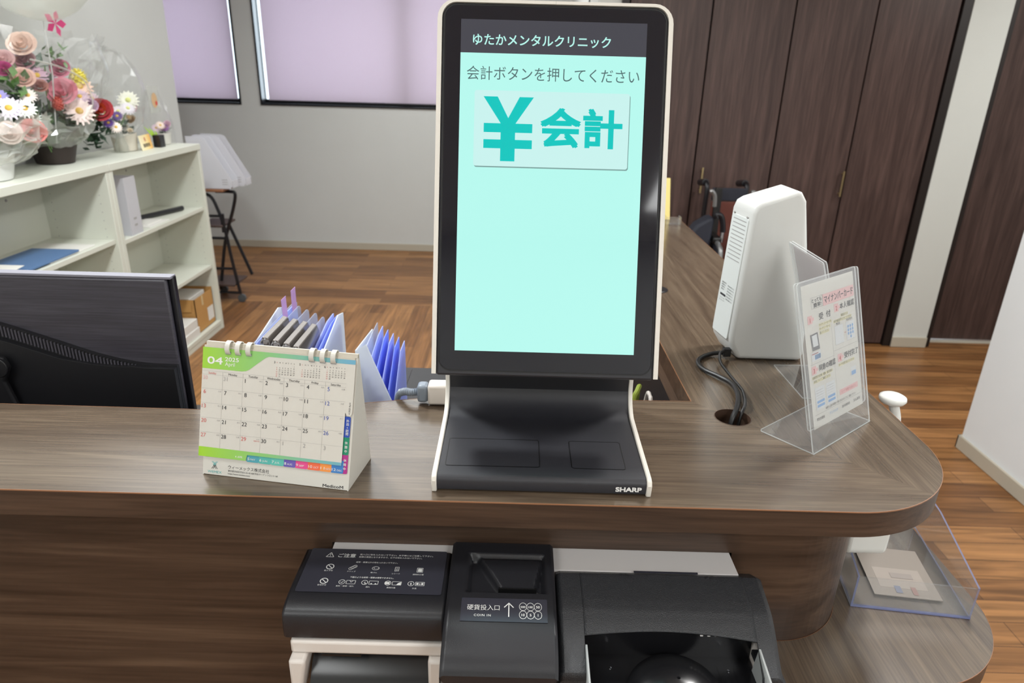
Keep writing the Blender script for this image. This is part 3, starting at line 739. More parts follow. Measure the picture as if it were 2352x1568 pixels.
q = MB(CF); z = .0003
for d in (-1, 1):      # four-stroke mark over the name
    q.line((.0165 + d * .0040, .0190), (.0165 - d * .0006, .0138), .0006, 0, z); q.line((.0165 + d * .0022, .0190), (.0165 - d * .0024, .0138), .0006, 0, z)
    q.line((.0165 + d * .0004, .0142), (.0165 + d * .0042, .0090), .0006, 1, z); q.line((.0165 - d * .0014, .0142), (.0165 + d * .0022, .0090), .0006, 1, z)
q.text('WEMEX', .0070, .0032, .0047, 0, fit=.0195, z=z)
q.text('ウィーメックス株式会社', .0355, .0115, .0056, 1, bold=.004, fit=.057, z=z)
q.text('東京都渋谷区渋谷3-25-18 NBF渋谷ガーデンフロント14F', .0355, .0073, .0030, 1, fit=.069, z=z)
q.text('https://www.wemex.com/', .0355, .0036, .0031, 1, fit=.031, z=z)
q.build('publisher_print', [plain('teal_ink', '#5fb3b3', .6), 'inkd'], cal, smooth=0); q = MB(CF)
q.text('MedicoM', .1660, .0022, .0055, 1, bold=.012, fit=.0275, z=z)
q.build('maker_print', ['inkd', 'inkd'], cal, smooth=0)
for u in (.0274, .041, .0555, .1393, .1536, .1677):
    q = MB(CF); pts = []
    for i in range(17):
        t_ = math.radians(-75 + i * 15)
        pts.append((.1715 + .0062 * math.sin(t_) * 1.25, .0005 + .0062 * math.cos(t_) * .95))
    for i in range(16):
        (va, na), (vb, nb) = pts[i], pts[i + 1]
        ca_, cb_ = Vector((va - .1715, na)).normalized() * .0012, Vector((vb - .1715, nb)).normalized() * .0012
        q.hexa([(u, va, na), (u + .0062, va, na), (u + .0062, vb, nb), (u, vb, nb), (u, va + ca_.x, na + ca_.y), (u + .0062, va + ca_.x, na + ca_.y), (u + .0062, vb + cb_.x, nb + cb_.y), (u, vb + cb_.x, nb + cb_.y)])
    q.build('binding_ring', 'card', cal, smooth=60)
    q = MB(CF); q.rect(u - .0008, .1628, u + .0066, .1662, 0, PGZ + .0006); q.build('punch_hole', 'grey_cable', pg_, smooth=0)

# ================================================================== cash machine under the counter edge
cm = thing('cash_machine', 'black and white cash machine pushed through the front of the counter below the kiosk', 'cash machine', (.03, .80, .72))
# white body that runs back through the cut-out
q = MB()
q.box(-.0745, .66, .735, .315, .80, .8000)
q.box(-.243, .745, .85, .315, .80, .8735)
q.box(-.243, .80, .722, .315, 1.0, .8735)
q.build('housing', 'm_white', cm, bevel=.003)
MB().box(-.2425, .745, .8735, .3145, .86, .8768).build('housing_top', 'm_strip', cm, bevel=.0006)
# ---- note unit
no = MB()
prof = [(.7865, .828), (.7865, .8675), (.783, .8695), (.715, .8695), (.700, .8688), (.688, .8672), (.678, .8645), (.6725, .8615), (.6700, .8570), (.6690, .840), (.6695, .826), (.671, .8215), (.70, .820), (.7865, .820)]
q = MB(); q.prism(prof, 'x', -.2765, -.0740)
q.build('note_cover', 'm_dark', cm, bevel=.005, seg=4, smooth=38)
q = MB()
for f in (rrect(-.2680, .7005, -.0815, .7850, .003),): q.poly([(x, y, .8700) for x, y in f], 0)
lb = q.build('caution_label', 'm_label', cm, smooth=0)
q = MB(); z = .8704
def tri(mb, cx, cy, s, w, z):
    p = [(cx + s * math.cos(a), cy + s * math.sin(a)) for a in (PI / 2, PI / 2 + 2 * PI / 3, PI / 2 + 4 * PI / 3)]
    for i in range(3): mb.line(p[i], p[(i + 1) % 3], w, 0, z)
tri(q, -.240, .7705, .0060, .0010, z); q.line((-.240, .7700), (-.240, .7738), .0009, 0, z); q.line((-.240, .7685), (-.240, .7693), .0009, 0, z)
q.text('ご注意', -.2290, .7678, .0082, 0, bold=.016, fit=.0235, z=z)
q.text('投入口に物を入れないで下さい。お子様にはご注意して下さい。', -.2000, .7726, .0034, 0, bold=.008, fit=.100, z=z)
q.text('故障の原因となりますので、以下の物を入れないで下さい。', -.2005, .7676, .0034, 0, bold=.008, fit=.086, z=z)
q.text('紙幣・硬貨以外の物を入れないで下さい。', -.2020, .7570, .0032, 0, bold=.008, fit=.056, z=z)
q.text('下図のような紙幣・硬貨は使用できません。', -.2035, .7275, .0032, 0, bold=.008, fit=.057, z=z)
for (cx, cy) in ((-.2345, .7480), (-.2355, .7205)):
    q.ringd((cx, cy), .0042, .0054, 0, z); q.line((cx - .0032, cy + .0032), (cx + .0032, cy - .0032), .0011, 0, z)
for s, x, y in (('投入不可', -.2350, .7392), ('クリップ', -.2045, .7385), ('輪ゴム', -.1745, .7375), ('レシート', -.1450, .7365), ('調味料小袋', -.1155, .7358),
                ('使用不可', -.2365, .7118), ('変形・破損・破れ', -.2065, .7108), ('濡れ', -.1770, .7102), ('異物付着', -.1470, .7100), ('外貨', -.1170, .7098)):
    q.text(s, x, y, .0029, 0, bold=.006, z=z, align='C')
# clip, rubber bands, receipt, sachet
def capsule(mb, cx, cy, l, r, w, ang, z):
    pts = []
    for i in range(13):
        a = -PI / 2 + PI * i / 12; pts.append((l / 2 + r * math.cos(a), r * math.sin(a)))
    for i in range(13):
        a = PI / 2 + PI * i / 12; pts.append((-l / 2 + r * math.cos(a), r * math.sin(a)))
    ca, sa = math.cos(ang), math.sin(ang); pts = [(cx + x * ca - y * sa, cy + x * sa + y * ca) for x, y in pts]
    for i in range(len(pts)): mb.line(pts[i], pts[(i + 1) % len(pts)], w, 0, z)
capsule(q, -.204, .7475, .0075, .0022, .0006, .7, z); capsule(q, -.2036, .7478, .0055, .0012, .0005, .7, z)
q.ringd((-.1735, .7470), .0044, .0050, 0, z, ey=.72); q.ringd((-.1728, .7476), .0030, .0036, 0, z, ey=.72)
for i in range(4): q.line((-.1465, .7488 - i * .0016), (-.1435, .7488 - i * .0016), .0005, 0, z)
for a_, b_ in (((-.1475, .7505), (-.1425, .7505)), ((-.1425, .7505), (-.1425, .7425)), ((-.1475, .7425), (-.1475, .7505)), ((-.1475, .7422), (-.1425, .7432))): q.line(a_, b_, .0006, 0, z)
q.rect(-.1168, .7425, -.1115, .7485, 0, z)
for a_, b_ in (((-.1180, .7415), (-.1105, .7415)), ((-.1105, .7415), (-.1105, .7497)), ((-.1105, .7497), (-.1180, .7497)), ((-.1180, .7497), (-.1180, .7415))): q.line(a_, b_, .0006, 0, z)
for i, cx in enumerate((-.2120, -.1825, -.1525, -.1225)):
    q.ringd((cx, .7195), .0036, .0043, 0, z)
    x0 = cx + .0058
    for a_, b_ in (((x0, .7162), (x0 + .0115, .7162)), ((x0 + .0115, .7162), (x0 + .0115, .7225)), ((x0 + .0115, .7225), (x0, .7225)), ((x0, .7225), (x0, .7162))): q.line(a_, b_, .0006, 0, z)
    if i == 0: q.line((cx - .002, .7195), (cx, .7178), .0007, 0, z); q.line((cx, .7178), (cx + .0018, .7212), .0007, 0, z); q.line((x0 + .004, .722), (x0 + .006, .719), .0006, 0, z); q.line((x0 + .006, .719), (x0 + .008, .722), .0006, 0, z)
    if i == 1: q.disc((cx + .0015, .7168), .0014, 0, z); q.disc((x0 + .003, .7172), .0013, 0, z); q.disc((x0 + .0085, .7172), .0013, 0, z); q.text('¥', cx, .7180, .0040, 0, z=z, align='C')
    if i == 2: q.rect(cx - .0034, .7172, cx + .0024, .7216, 0, z); q.poly([(x0 + .0055, .7165, z), (x0 + .011, .7165, z), (x0 + .011, .7218, z), (x0 + .0075, .72, z)], 0)
    if i == 3: q.text('$', cx, .7175, .0050, 0, bold=.01, z=z, align='C'); q.rect(x0 + .0012, .7176, x0 + .004, .7212, 0, z); q.rect(x0 + .0075, .7176, x0 + .0103, .7212, 0, z); q.text('$', x0 + .0057, .7177, .004, 0, z=z, align='C')
q.build('label_print', 'prn_white', lb, smooth=0)
# white face below with the note mouth
q = MB()
q.box(-.2690, .668, .800, -.0745, .79, .8205)
q.prism([(-.2690, .8005), (-.2480, .8005), (-.2480, .792), (-.2520, .770), (-.2560, .740), (-.2690, .740)], 'y', .655, .79)
q.box(-.0950, .660, .735, -.0745, .79, .8005)
q.build('note_front', 'm_white', cm, bevel=.004)
q = MB(); q.prism([(.79, .740), (.79, .8000), (.735, .8000), (.705, .790), (.680, .772), (.662, .750), (.655, .735), (.66, .735)], 'x', -.2475, -.0955)
nt_ = q.build('note_mouth', 'm_in', cm, smooth=60)
q = MB(); q.box(-.2300, .668, .7975, -.180, .71, .8005)
q.build('mouth_sensor', 'rubber', cm)
# ---- coin unit in the middle
q = MB()
cprof = [(.788, .8830), (.785, .8845), (.740, .8815), (.700, .8780), (.670, .8745), (.645, .8700), (.625, .8640), (.612, .8575), (.604, .8505), (.600, .8440), (.603, .836), (.62, .814), (.788, .814)]
def ctop(y):
    t_ = cprof[1:11]
    for (ya, za), (yb, zb) in zip(t_, t_[1:]):
        if yb <= y <= ya: return za + (zb - za) * (ya - y) / (ya - yb)
    return t_[-1][1]
# cover surface with a pit: grid with the pit cells pulled down
CX0, CX1 = -.0735, .0640
PX0, PX1, PY0, PY1 = -.0510, .0535, .6985, .7690
def pit(x, y):
    dx = min(x - PX0, PX1 - x); dy = min(y - PY0, PY1 - y)
    if dx <= 0 or dy <= 0: return 0
    rim = min(1, min(dx, dy) / .008); rim = rim * rim * (3 - 2 * rim)
    d = .0125 * rim
    # hood over the slot: a ramp that rises to the back, narrower to the front
    f = (y - .7120) / (.7570 - .7120)
    if 0 <= f <= 1.3:
        hl, hr = -.0105 + f * -.026, .0415 + f * .009
        s = min(1, max(0, (x - hl) / .005)) * min(1, max(0, (hr - x) / .005))
        h = .0125 if f > .55 else .0125 * (.80 + .20 * f / .55)
        d -= s * min(h * rim, d) * (.92 if f < 1 else .92 * max(0, 1 - (f - 1) / .3))
    return d
xs = sorted(set([CX0, CX0 + .004] + [CX0 + .004 + (CX1 - CX0 - .008) * i / 66 for i in range(67)] + [CX1 - .004, CX1]))
ys = [.788, .785, .78, .774] + [.770 - i * .0017 for i in range(45)] + [.690, .68, .67, .66, .65, .645, .635, .625, .618, .612, .608, .604, .602, .600]
vs = []
for y in ys:
    for x in xs:
        e = max(0, 1 - min(x - CX0, CX1 - x) / .004); z = ctop(min(y, .785)) - .0035 * e * e - pit(x, y)
        # rounded lower corners
        vs.append((x, y, z))
nx = len(xs); fs = [(r_ * nx + c, (r_ + 1) * nx + c, (r_ + 1) * nx + c + 1, r_ * nx + c + 1) for r_ in range(len(ys) - 1) for c in range(nx - 1)]
q = MB(); q.add(vs, fs)
# sides and lower lip
for c in (0, nx - 1):
    o = len(q.v); sv = []
    for r_, y in enumerate(ys): sv += [vs[r_ * nx + c], (vs[r_ * nx + c][0], y, .812)]
    q.add(sv, [((2 * i, 2 * i + 2, 2 * i + 3, 2 * i + 1) if c else (2 * i, 2 * i + 1, 2 * i + 3, 2 * i + 2)) for i in range(len(ys) - 1)])
last = (len(ys) - 1) * nx; fr_ = [vs[last + c] for c in range(nx)]
lip = []
for c in range(nx):
    x = xs[c]; d = min(x - CX0, CX1 - x); r_ = .014
    drop = .016 - (r_ - math.sqrt(max(0, r_ * r_ - (r_ - min(d, r_)) ** 2))) * .8
    lip.append((x, .6005 + .002 * max(0, 1 - d / r_), .844 - max(drop, .001)))
q.add(fr_ + lip, [(c, nx + c, nx + c + 1, c + 1) for c in range(nx - 1)])
q.add([vs[c] for c in range(nx)] + [(x, .788, .812) for x in xs], [(c, c + 1, nx + c + 1, nx + c) for c in range(nx - 1)])
cc_ = q.build('coin_cover', 'm_dark', cm, smooth=42)
MB().box(-.0090, .7095, ctop(.71) - .0124, .0400, .7130, ctop(.71) - .0045).build('coin_slot', 'rubber', cc_)
za, zb = ctop(.6895) + .0004, ctop(.6555) + .0006
LF = frame((-.054, .6555, zb), (1, 0, 0), (0, 1, (za - zb) / (.034)))
q = MB(LF); q.rect(0, 0, .1065, .034, 0, .0001); cl_ = q.build('coin_label', 'm_label', cc_, smooth=0)
q = MB(LF); z = .0005
q.text('硬貨投入口', .0075, .0165, .0088, 0, fit=.0400, z=z); q.text('COIN IN', .0165, .0070, .0045, 0, fit=.0205, z=z, space=1.2)
q.line((.0590, .0070), (.0590, .0270), .0013, 0, z); q.line((.0592, .0272), (.0532, .0205), .0013, 0, z); q.line((.0588, .0272), (.0648, .0205), .0013, 0, z)
for i, s in enumerate(('500', '100', '50', '10', '5', '1')):
    cx, cy = .0765 + (i % 3) * .0092, .0222 - (i // 3) * .0118
    q.ringd((cx, cy), .0043, .0048, 0, z, ey=1.25); q.text(s, cx, cy - .0019, .0050 if len(s) < 3 else .0042, 0, bold=.012, z=z, align='C')
q.build('label_print', 'prn_white', cl_, smooth=0)
MB().box(-.0590, .6035, .812, .0480, .63, .828).build('coin_door', 'm_strip', cm, bevel=.002)
q = MB(); q.box(-.0725, .608, .735, .0625, .79, .8300); q.build('coin_front', 'm_white', cm, bevel=.006)
# ---- change unit on the right
RX0, RX1 = .0665, .3350
rprof = [(.7720, .8570), (.7450, .8735), (.7000, .8705), (.6850, .8685), (.6700, .8632), (.6550, .8560), (.6400, .8475), (.6270, .8412), (.6170, .8368), (.6135, .8325), (.6125, .8280)]
def rz(y):
    for (ya, z_a), (yb, z_b) in zip(rprof, rprof[1:]):
        if yb <= y <= ya: return z_a + (z_b - z_a) * (ya - y) / max(1e-6, ya - yb)
    return rprof[-1][1]
def yopen(x):
    t_ = (x - .098) / (.310 - .098)
    return .6540 + .0080 * math.sin(PI * min(1, max(0, t_ * .94 + .03))) - .0025 * t_
xs = sorted([RX0 + (RX1 - RX0) * i / 44 for i in range(45)] + [.0979, .0981, .3099, .3101])
NS = 40
vs = []; keep = []
for i, x in enumerate(xs):
    op = .098 < x < .310
    yb = RX1
    for k in range(NS + 1):
        t_ = k / NS
        yback = .7720 - (.0150 if .165 < x < .262 else .0150 * max(0, 1 - min(abs(x - .165), abs(x - .262)) / .014) if .15 < x < .277 else 0)
        y = yback + ((yopen(x) if op else .6125) - yback) * t_
        # side edge of the unit leans in toward the back; round the front corner
        xx = x
        xx = x + (.006 * (y - .69) / .08 if x > .2 else 0) * ((x - .2) / .135)
        e = max(0, 1 - min(x - RX0, RX1 - x) / .006)
        vs.append((xx, y, rz(y) - .003 * e * e))
fs = []
for i in range(48):
    op = .098 < (xs[i] + xs[i + 1]) / 2 < .310
    for k in range(NS):
        fs.append((i * (NS + 1) + k, i * (NS + 1) + k + 1, (i + 1) * (NS + 1) + k + 1, (i + 1) * (NS + 1) + k))
# drop the cells that would span the jump at the two edges of the mouth
fs = [f for f in fs if max(vs[j][1] for j in f) - min(vs[j][1] for j in f) < .012]
q = MB(); q.add(vs, fs)
for x, s in ((RX0, 1), (RX1, -1)):
    i = 0 if s == 1 else 48
    sv = []
    for k in range(NS + 1): p = vs[i * (NS + 1) + k]; sv += [p, (p[0], p[1], .76)]
    q.add(sv, [((2 * k, 2 * k + 1, 2 * k + 3, 2 * k + 2) if s == 1 else (2 * k, 2 * k + 2, 2 * k + 3, 2 * k + 1)) for k in range(NS)])
for (xa, xb) in ((RX0, .098), (.310, RX1)):
    q.box(xa, .6140, .820, xb, .668, .8270)
q.build('change_cover', 'm_sparkle', cm, smooth=14, solid=.0025)
MB().box(.172, .7535, .8690, .258, .7560, .8702).build('cover_slot', 'm_label', cm)
q = MB(); q.box(.0670, .6150, .735, .0960, .79, .8265); q.box(.3120, .6150, .735, .3320, .79, .8265); q.box(.0960, .552, .735, .3120, .79, .8060); q.build('change_front', 'm_white', cm, bevel=.005)
q = MB(); q.box(.098, .552, .8062, .310, .675, .8090); q.box(.098, .672, .8062, .310, .676, .862)
for i, x in enumerate((.122, .142, .265, .285)): q.box(x, .600, .8090, x + .0008, .655, .8094)
cb_ = q.build('coin_tray', 'm_in', cm)
q = MB(); q.lathe([(.058 * math.cos(math.radians(t_)), .030 * math.sin(math.radians(t_))) for t_ in range(0, 90, 8)] + [(.0005, .026)], (.205, .611, .8088), 32); q.build('tray_dome', 'm_in', cb_, smooth=60)
for x in (.132, .278):
    MB().lathe([(.0022, 0), (.0018, .0012), (.0004, .0014)], (x, .650, .809), 10).build('screw', 'steel', cb_)
for i in range(7):
    MB().box(.243 + i * .009, .668, .846, .2465 + i * .009, .6715, .852).build('vent_slot', 'm_strip', cb_)
q = MB(); q.slab((.1005, .546, .8095), (.1005, .652, .8095), (.1005, .644, .852), (.1005, .546, .836), .0022); q.slab((.3095, .546, .8095), (.3095, .652, .8095), (.3095, .644, .852), (.3095, .546, .836), .0022)
q.slab((.0985, .546, .8085), (.3095, .546, .8085), (.3095, .546, .8215), (.0985, .546, .8215), .0022)
q.build('tray_guard', 'acry_edge', cm)
for ch in cm.children_recursive:
    if ch.name.split('.')[0] not in ('housing', 'housing_top'): ch.data.transform(Matrix.Translation((0, -.0122, .0100)))

# ================================================================== card reader
rd = thing('card_reader', 'white face recognition card reader standing on the right arm of the counter, seen from behind', 'card reader', (.48, 1.245, 1.0))
def rprofile(i=0.):
    return [(.418, 1.002), (.553, 1.002), (.553, 1.030), (.526, 1.200), (.507, 1.303), (.496, 1.318), (.486, 1.321), (.420, 1.299), (.4095, 1.292), (.405, 1.278), (.397, 1.045), (.400, 1.030)]
q = MB(); q.prism(rprofile(), 'y', 1.203, 1.285)
q.v = [(x + .013 * (1.285 - y) / .082 * max(0, 1 - (x - .41) / .12), y, z) for x, y, z in q.v]      # the back narrows a little in plan
q.build('body', 'rd_white', rd, bevel=.008, seg=4, smooth=50)
MB().prism([(.548, 1.01), (.556, 1.01), (.553, 1.05), (.529, 1.21), (.5105, 1.303), (.503, 1.303)], 'y', 1.210, 1.278).build('front_bezel', 'rd_back', rd, bevel=.003)
# back face (towards the staff): panel, vents, rating label
BF = frame((.3966, 1.282, 1.040), Vector((.013, -.082, 0)).normalized(), Vector((.0080, 0, .232)).normalized())
q = MB(BF); q.prism(rrect(.006, -.002, .070, .228, .004), 'z', -.002, .0005); bp_ = q.build('back_panel', 'rd_back', rd, bevel=.0006)
for i in range(11):
    q = MB(BF); q.rect(.014, .146 + i * .0074, .064, .1476 + i * .0074, 0, .0009); q.build('vent', 'inkl', bp_, smooth=0)
q = MB(BF); z = .0009
q.rect(.014, .072, .036, .076, 0, z)
for i in range(6): q.text('警告 本体は分解しないこと', .039, .094 - i * .0052, .0031, 0, fit=.026, z=z)
for i in range(4): q.text('顔認証付き', .014, .096 - i * .0044, .0032, 0, fit=.018 - i * .002, z=z)
for i in range(2): q.text('カードリーダー', .014, .066 - i * .0044, .0032, 0, fit=.022, z=z)
q.build('rating_print', 'inkd', bp_, smooth=0)
for (u, v) in ((.013, .230), (.064, .230)):
    MB(BF).lathe([(.0022, 0), (.0018, .001)], (u, v, .0006), 10).build('screw', 'inkl', bp_)
# notch with the cables
MB().box(.404, 1.207, 1.005, .418, 1.219, 1.020).build('cable_notch', 'rubber', rd)
R1 = .0042
pts = [(.412, 1.213, 1.012), (.398, 1.219, 1.008), (.380, 1.216, 1.0055), (.357, 1.196, 1.005), (.3475, 1.170, 1.005), (.352, 1.142, 1.005), (.369, 1.113, 1.006), (.383, 1.082, 1.007), (.380, 1.036, 1.010), (.367, .992, 1.008), (.352, .968, .985), (.345, .962, .90)]
MB().tube(smooth_path(pts, 8), R1, 10).build('power_cord', 'rubber', rd)
pts = [(.412, 1.2105, 1.0165), (.397, 1.202, 1.016), (.389, 1.180, 1.0135), (.387, 1.160, 1.010), (.391, 1.130, 1.006), (.3935, 1.100, 1.005), (.392, 1.068, 1.009), (.389, 1.035, 1.012), (.380, .995, 1.010), (.368, .976, .99), (.360, .970, .90)]
MB().tube(smooth_path(pts, 8), .0026, 8).build('data_cord', 'rubber', rd)

# ================================================================== acrylic stands
pst = thing('sign_stand', 'clear L-shaped acrylic stand holding a printed card-reader guide, in front on the counter corner', 'sign stand', (.49, .92, 1.0))
PU = Vector((.133, .109, 0)).normalized(); PNn = Vector((.109, -.133, 0)).normalized()          # PNn faces the viewer
PV = (Vector((0, 0, 1)) - PNn * .25).normalized() - PU * .082
PFm = frame((.437, .856, 1.001), PU, PV)
q = MB(PFm); q.prism(rrect(0, .0, .172, .250, .005, 4), 'z', -.0020, 0, 1, 0); q.build('front_sheet', ['acry', 'acry_edge'], pst, smooth=0)
q = MB(PFm); q.prism(rrect(0, .034, .172, .250, .005, 4), 'z', -.0062, -.0042, 1, 0); q.build('back_sheet', ['acry', 'acry_edge'], pst, smooth=0)
FT = frame((.437, .856, 1.0005), PU, -PNn)
q = MB(FT); q.prism([(0, 0), (.172, 0)] + arc(.167, .083, .005, 0, 90, 4) + arc(.005, .083, .005, 90, 180, 4), 'z', 0, .0020, 1, 0); q.build('foot', ['acry', 'acry_edge'], pst, smooth=0)
pz = -.0036
q = MB(PFm); q.prism([(.014, .033), (.160, .033), (.160, .244), (.014, .244)], 'z', pz, pz + .0003); pp_ = q.build('guide_sheet', 'paper', pst, smooth=0)
q = MB(PFm); z = pz + .0006
X0, Y0 = .014, .033
def PT(u, v): return (X0 + u * .146, Y0 + v * .211)
def ptext(s, u, v, sz, mi, fit=None, al='L', bold=0): a_ = PT(u, v); q.text(s, a_[0], a_[1], sz, mi, bold=bold, fit=fit, align=al, z=z + .0002)
def prect(u0, v0, u1, v1, mi, dz=0): a_, b_ = PT(u0, v0), PT(u1, v1); q.rect(a_[0], a_[1], b_[0], b_[1], mi, z + dz)
def pline(u0, v0, u1, v1, mi=1, w=.0004): q.line(PT(u0, v0), PT(u1, v1), w, mi, z)
# 0 dark ink 1 grey line 2 pink 3 yellow marker 4 blue 5 red 6 dark device 7 pale
prect(.37, .825, .985, .905, 2); ptext('マイナンバーカード', .395, .843, .0125, 0, fit=.083, bold=.012)
for a_ in ((.15, .83, .15, .905), (.15, .905, .365, .905), (.365, .905, .365, .83), (.365, .83, .15, .83)): pline(*a_)
ptext('とっても', .165, .872, .0068, 0, fit=.026, bold=.01); ptext('簡単!', .19, .838, .0068, 0, fit=.021, bold=.01)
for n_, u, v, s, su in (('1', .06, .745, '受  付', .27), ('2', .57, .765, '本人確認', .68), ('3', .05, .395, '同意の確認', .19), ('4', .56, .405, '受付完了', .69)):
    prect(u, v - .012, u + .085, v + .045, 2); ptext(n_, u + .042, v - .002, .0095, 5, al='C', bold=.02); prect(u + .085, v + .006, u + .115, v + .028, 2)
    ptext(s, su, v, .0100 if n_ != '1' else .0105, 0, fit={'1': .032, '2': .043, '3': .046, '4': .042}[n_], bold=.008)
def marked(s, u, v, wd, sz=.0042):
    prect(u - .006, v - .006, u + wd / .146 + .006, v + .016, 3); ptext(s, u, v - .001, sz, 0, fit=wd)
for i, s in enumerate(('マイナンバーカードを', 'カードリーダーに', '置いてください')): marked(s, .26, .700 - i * .028, .034 - i * .004)
marked('顔認証または', .69, .712, .020); marked('4桁の暗証番号を入力してください', .54, .684, .052)
marked('診療室等での診療・服薬・健診情報の', .05, .355, .056); marked('利用についてご確認ください', .07, .325, .046)
marked('カードを取り出してください', .57, .365, .046)
pline(.49, .12, .49, .79); pline(.04, .455, .49, .455); pline(.50, .485, .98, .485); pline(.04, .095, .98, .095)
# little device with a card, phone pictures, keypad, buttons
q.poly([PT(.08, .66) + (z,), PT(.10, .545) + (z,), PT(.24, .545) + (z,), PT(.22, .665) + (z,)][::1], 6); q.poly([PT(.105, .65) + (z + .0002,), PT(.118, .572) + (z + .0002,), PT(.212, .572) + (z + .0002,), PT(.198, .654) + (z + .0002,)], 7)
prect(.07, .475, .25, .535, 7); prect(.13, .482, .24, .515, 4); prect(.08, .520, .20, .527, 5)
for u in (.545, .775): prect(u, .52, u + .17, .655, 7); pline(u, .655, u + .17, .655, 1, .0003); pline(u, .52, u + .17, .52, 1, .0003)
ptext('顔認証', .58, .661, .0042, 0, fit=.012); ptext('暗証番号', .79, .663, .0042, 0, fit=.018); ptext('or', .735, .58, .0050, 5)
for i in range(10):
    rr_, c_ = divmod(i, 3); c_ = 1 if i == 9 else c_
    p_ = PT(.815 + c_ * .045, .620 - rr_ * .026); q.disc(p_, .0024, 4, z + .0002, 10)
for u in (.075, .285):
    prect(u, .125, u + .18, .285, 7)
    for k in range(4): pline(u + .02, .262 - k * .018, u + .15, .262 - k * .018, 1, .0005)
    prect(u + .02, .172, u + .16, .190, 4, .0002); prect(u + .02, .143, u + .16, .161, 4, .0002)
prect(.54, .150, .92, .190, 2); ptext('カードを取り忘れずに', .57, .162, .0048, 5, fit=.045)
prect(.80, .25, .91, .315, 7); prect(.81, .255, .90, .285, 4, .0002)
ptext('詳細や上記の手続き・使い方はスタッフにご相談ください', .24, .105, .0042, 0, fit=.090)
ptext('厚生労働省', .06, .052, .0050, 0, fit=.022); ptext('デジタル庁', .31, .052, .0050, 4, fit=.024); ptext('国民健康保険', .56, .052, .0046, 0, fit=.024); ptext('支払基金', .80, .052, .0050, 0, fit=.021)
q.build('guide_print', ['inkd', 'inkl', plain('pink_print', '#e9bcbd', .7), plain('marker_yellow', '#e6e0b8', .7), plain('pale_blue_print', '#84aede', .7), 'red', plain('device_grey', '#6b6b70', .6), plain('pale_grey_print', '#dcdfe2', .7)], pp_, smooth=0)

ps2 = thing('sign_stand', 'clear acrylic stand seen from the back between the card reader and the guide stand', 'sign stand', (.53, 1.09, 1.0))
V2 = (Vector((.484, 1.037, 1.238)) - Vector((.566, 1.040, 1.001)))
F2 = frame((.566, 1.185, 1.001), (0, -1, 0), V2.normalized())
hgt = V2.length
q = MB(F2); q.prism(rrect(0, 0, .146, hgt, .004, 4), 'z', -.002, 0, 1, 0); q.build('front_sheet', ['acry', 'acry_edge'], ps2, smooth=0)
q = MB(F2); q.prism(rrect(0, .03, .146, hgt, .004, 4), 'z', .0024, .0044, 1, 0); q.build('back_sheet', ['acry', 'acry_edge'], ps2, smooth=0)
q = MB(F2); q.prism([(.009, .033), (.137, .033), (.137, hgt - .006), (.009, hgt - .006)], 'z', .0006, .001); q.build('notice_sheet', plain('pink_paper_back', '#d3c9ca', .8), ps2, smooth=0)
q = MB(); q.prism([(.493, 1.042), (.566, 1.039), (.566, 1.185), (.493, 1.182)], 'z', 1.0003, 1.0023, 1, 0); q.build('foot', ['acry', 'acry_edge'], ps2, smooth=0)

# clear leaflet tray on the lower ledge
lt = thing('leaflet_tray', 'open clear acrylic leaflet tray on the lower ledge at the right', 'leaflet tray', (.65, .95, .72))
HFm = frame((.552, .868, .7205), Vector((.178, -.022, 0)), Vector((.022, .178, 0)).normalized())   # u unit = full width
HW = Vector((.178, -.022, 0)).length
HFm = frame((.552, .866, .7205), Vector((.178, -.022, 0)).normalized(), Vector((.030, .178, 0)).normalized())
D_ = .235
q = MB(HFm); q.prism([(0, 0), (HW, 0), (HW, D_), (0, D_)], 'z', 0, .003, 1, 0); q.build('tray_floor', ['acry', 'acry_edge'], lt, smooth=0)
q = MB(HFm); q.box(0, 0, .003, HW, .003, .058, 0); q.build('tray_front', 'acry', lt, smooth=0)
q = MB(HFm); q.box(0, -.0004, 0, HW, .0032, .003, 0); q.build('bottom_edge', 'acry_blue', lt, smooth=0)
for u0 in (0, HW - .003):
    q = MB(HFm); q.prism([(0, .003), (D_, .003), (D_, .085), (.165, .085), (0, .060)], 'x', u0, u0 + .003, 1, 0); q.build('tray_side', ['acry', 'acry_blue'], lt, smooth=0)
q = MB(HFm); q.box(.003, D_ - .003, .003, HW - .003, D_, .085, 0); q.build('tray_back', 'acry', lt, smooth=0)
lf = MB(HFm); lf.box(.045, .030, .0034, .150, .155, .0050, 0); lf.box(.060, .05, .0050, .135, .10, .0052, 1); lf.rect(.082, .038, .092, .055, 2, .0056); lf.rect(.108, .036, .116, .055, 3, .0056); lf.rect(.085, .075, .12, .088, 4, .0056)
tag(lf.build('leaflet', [plain('reflection_grey', '#857c73', .6), plain('reflection_pale', '#958b82', .6), plain('reflection_blue', '#6b7082', .6), plain('reflection_red', '#8a6a63', .6), plain('reflection_dark', '#8a817b', .6)]), 'blurred reflections coloured onto a flat sheet in the clear leaflet tray', 'leaflet')  # reflections on the tray floor, put in as flat colour patches

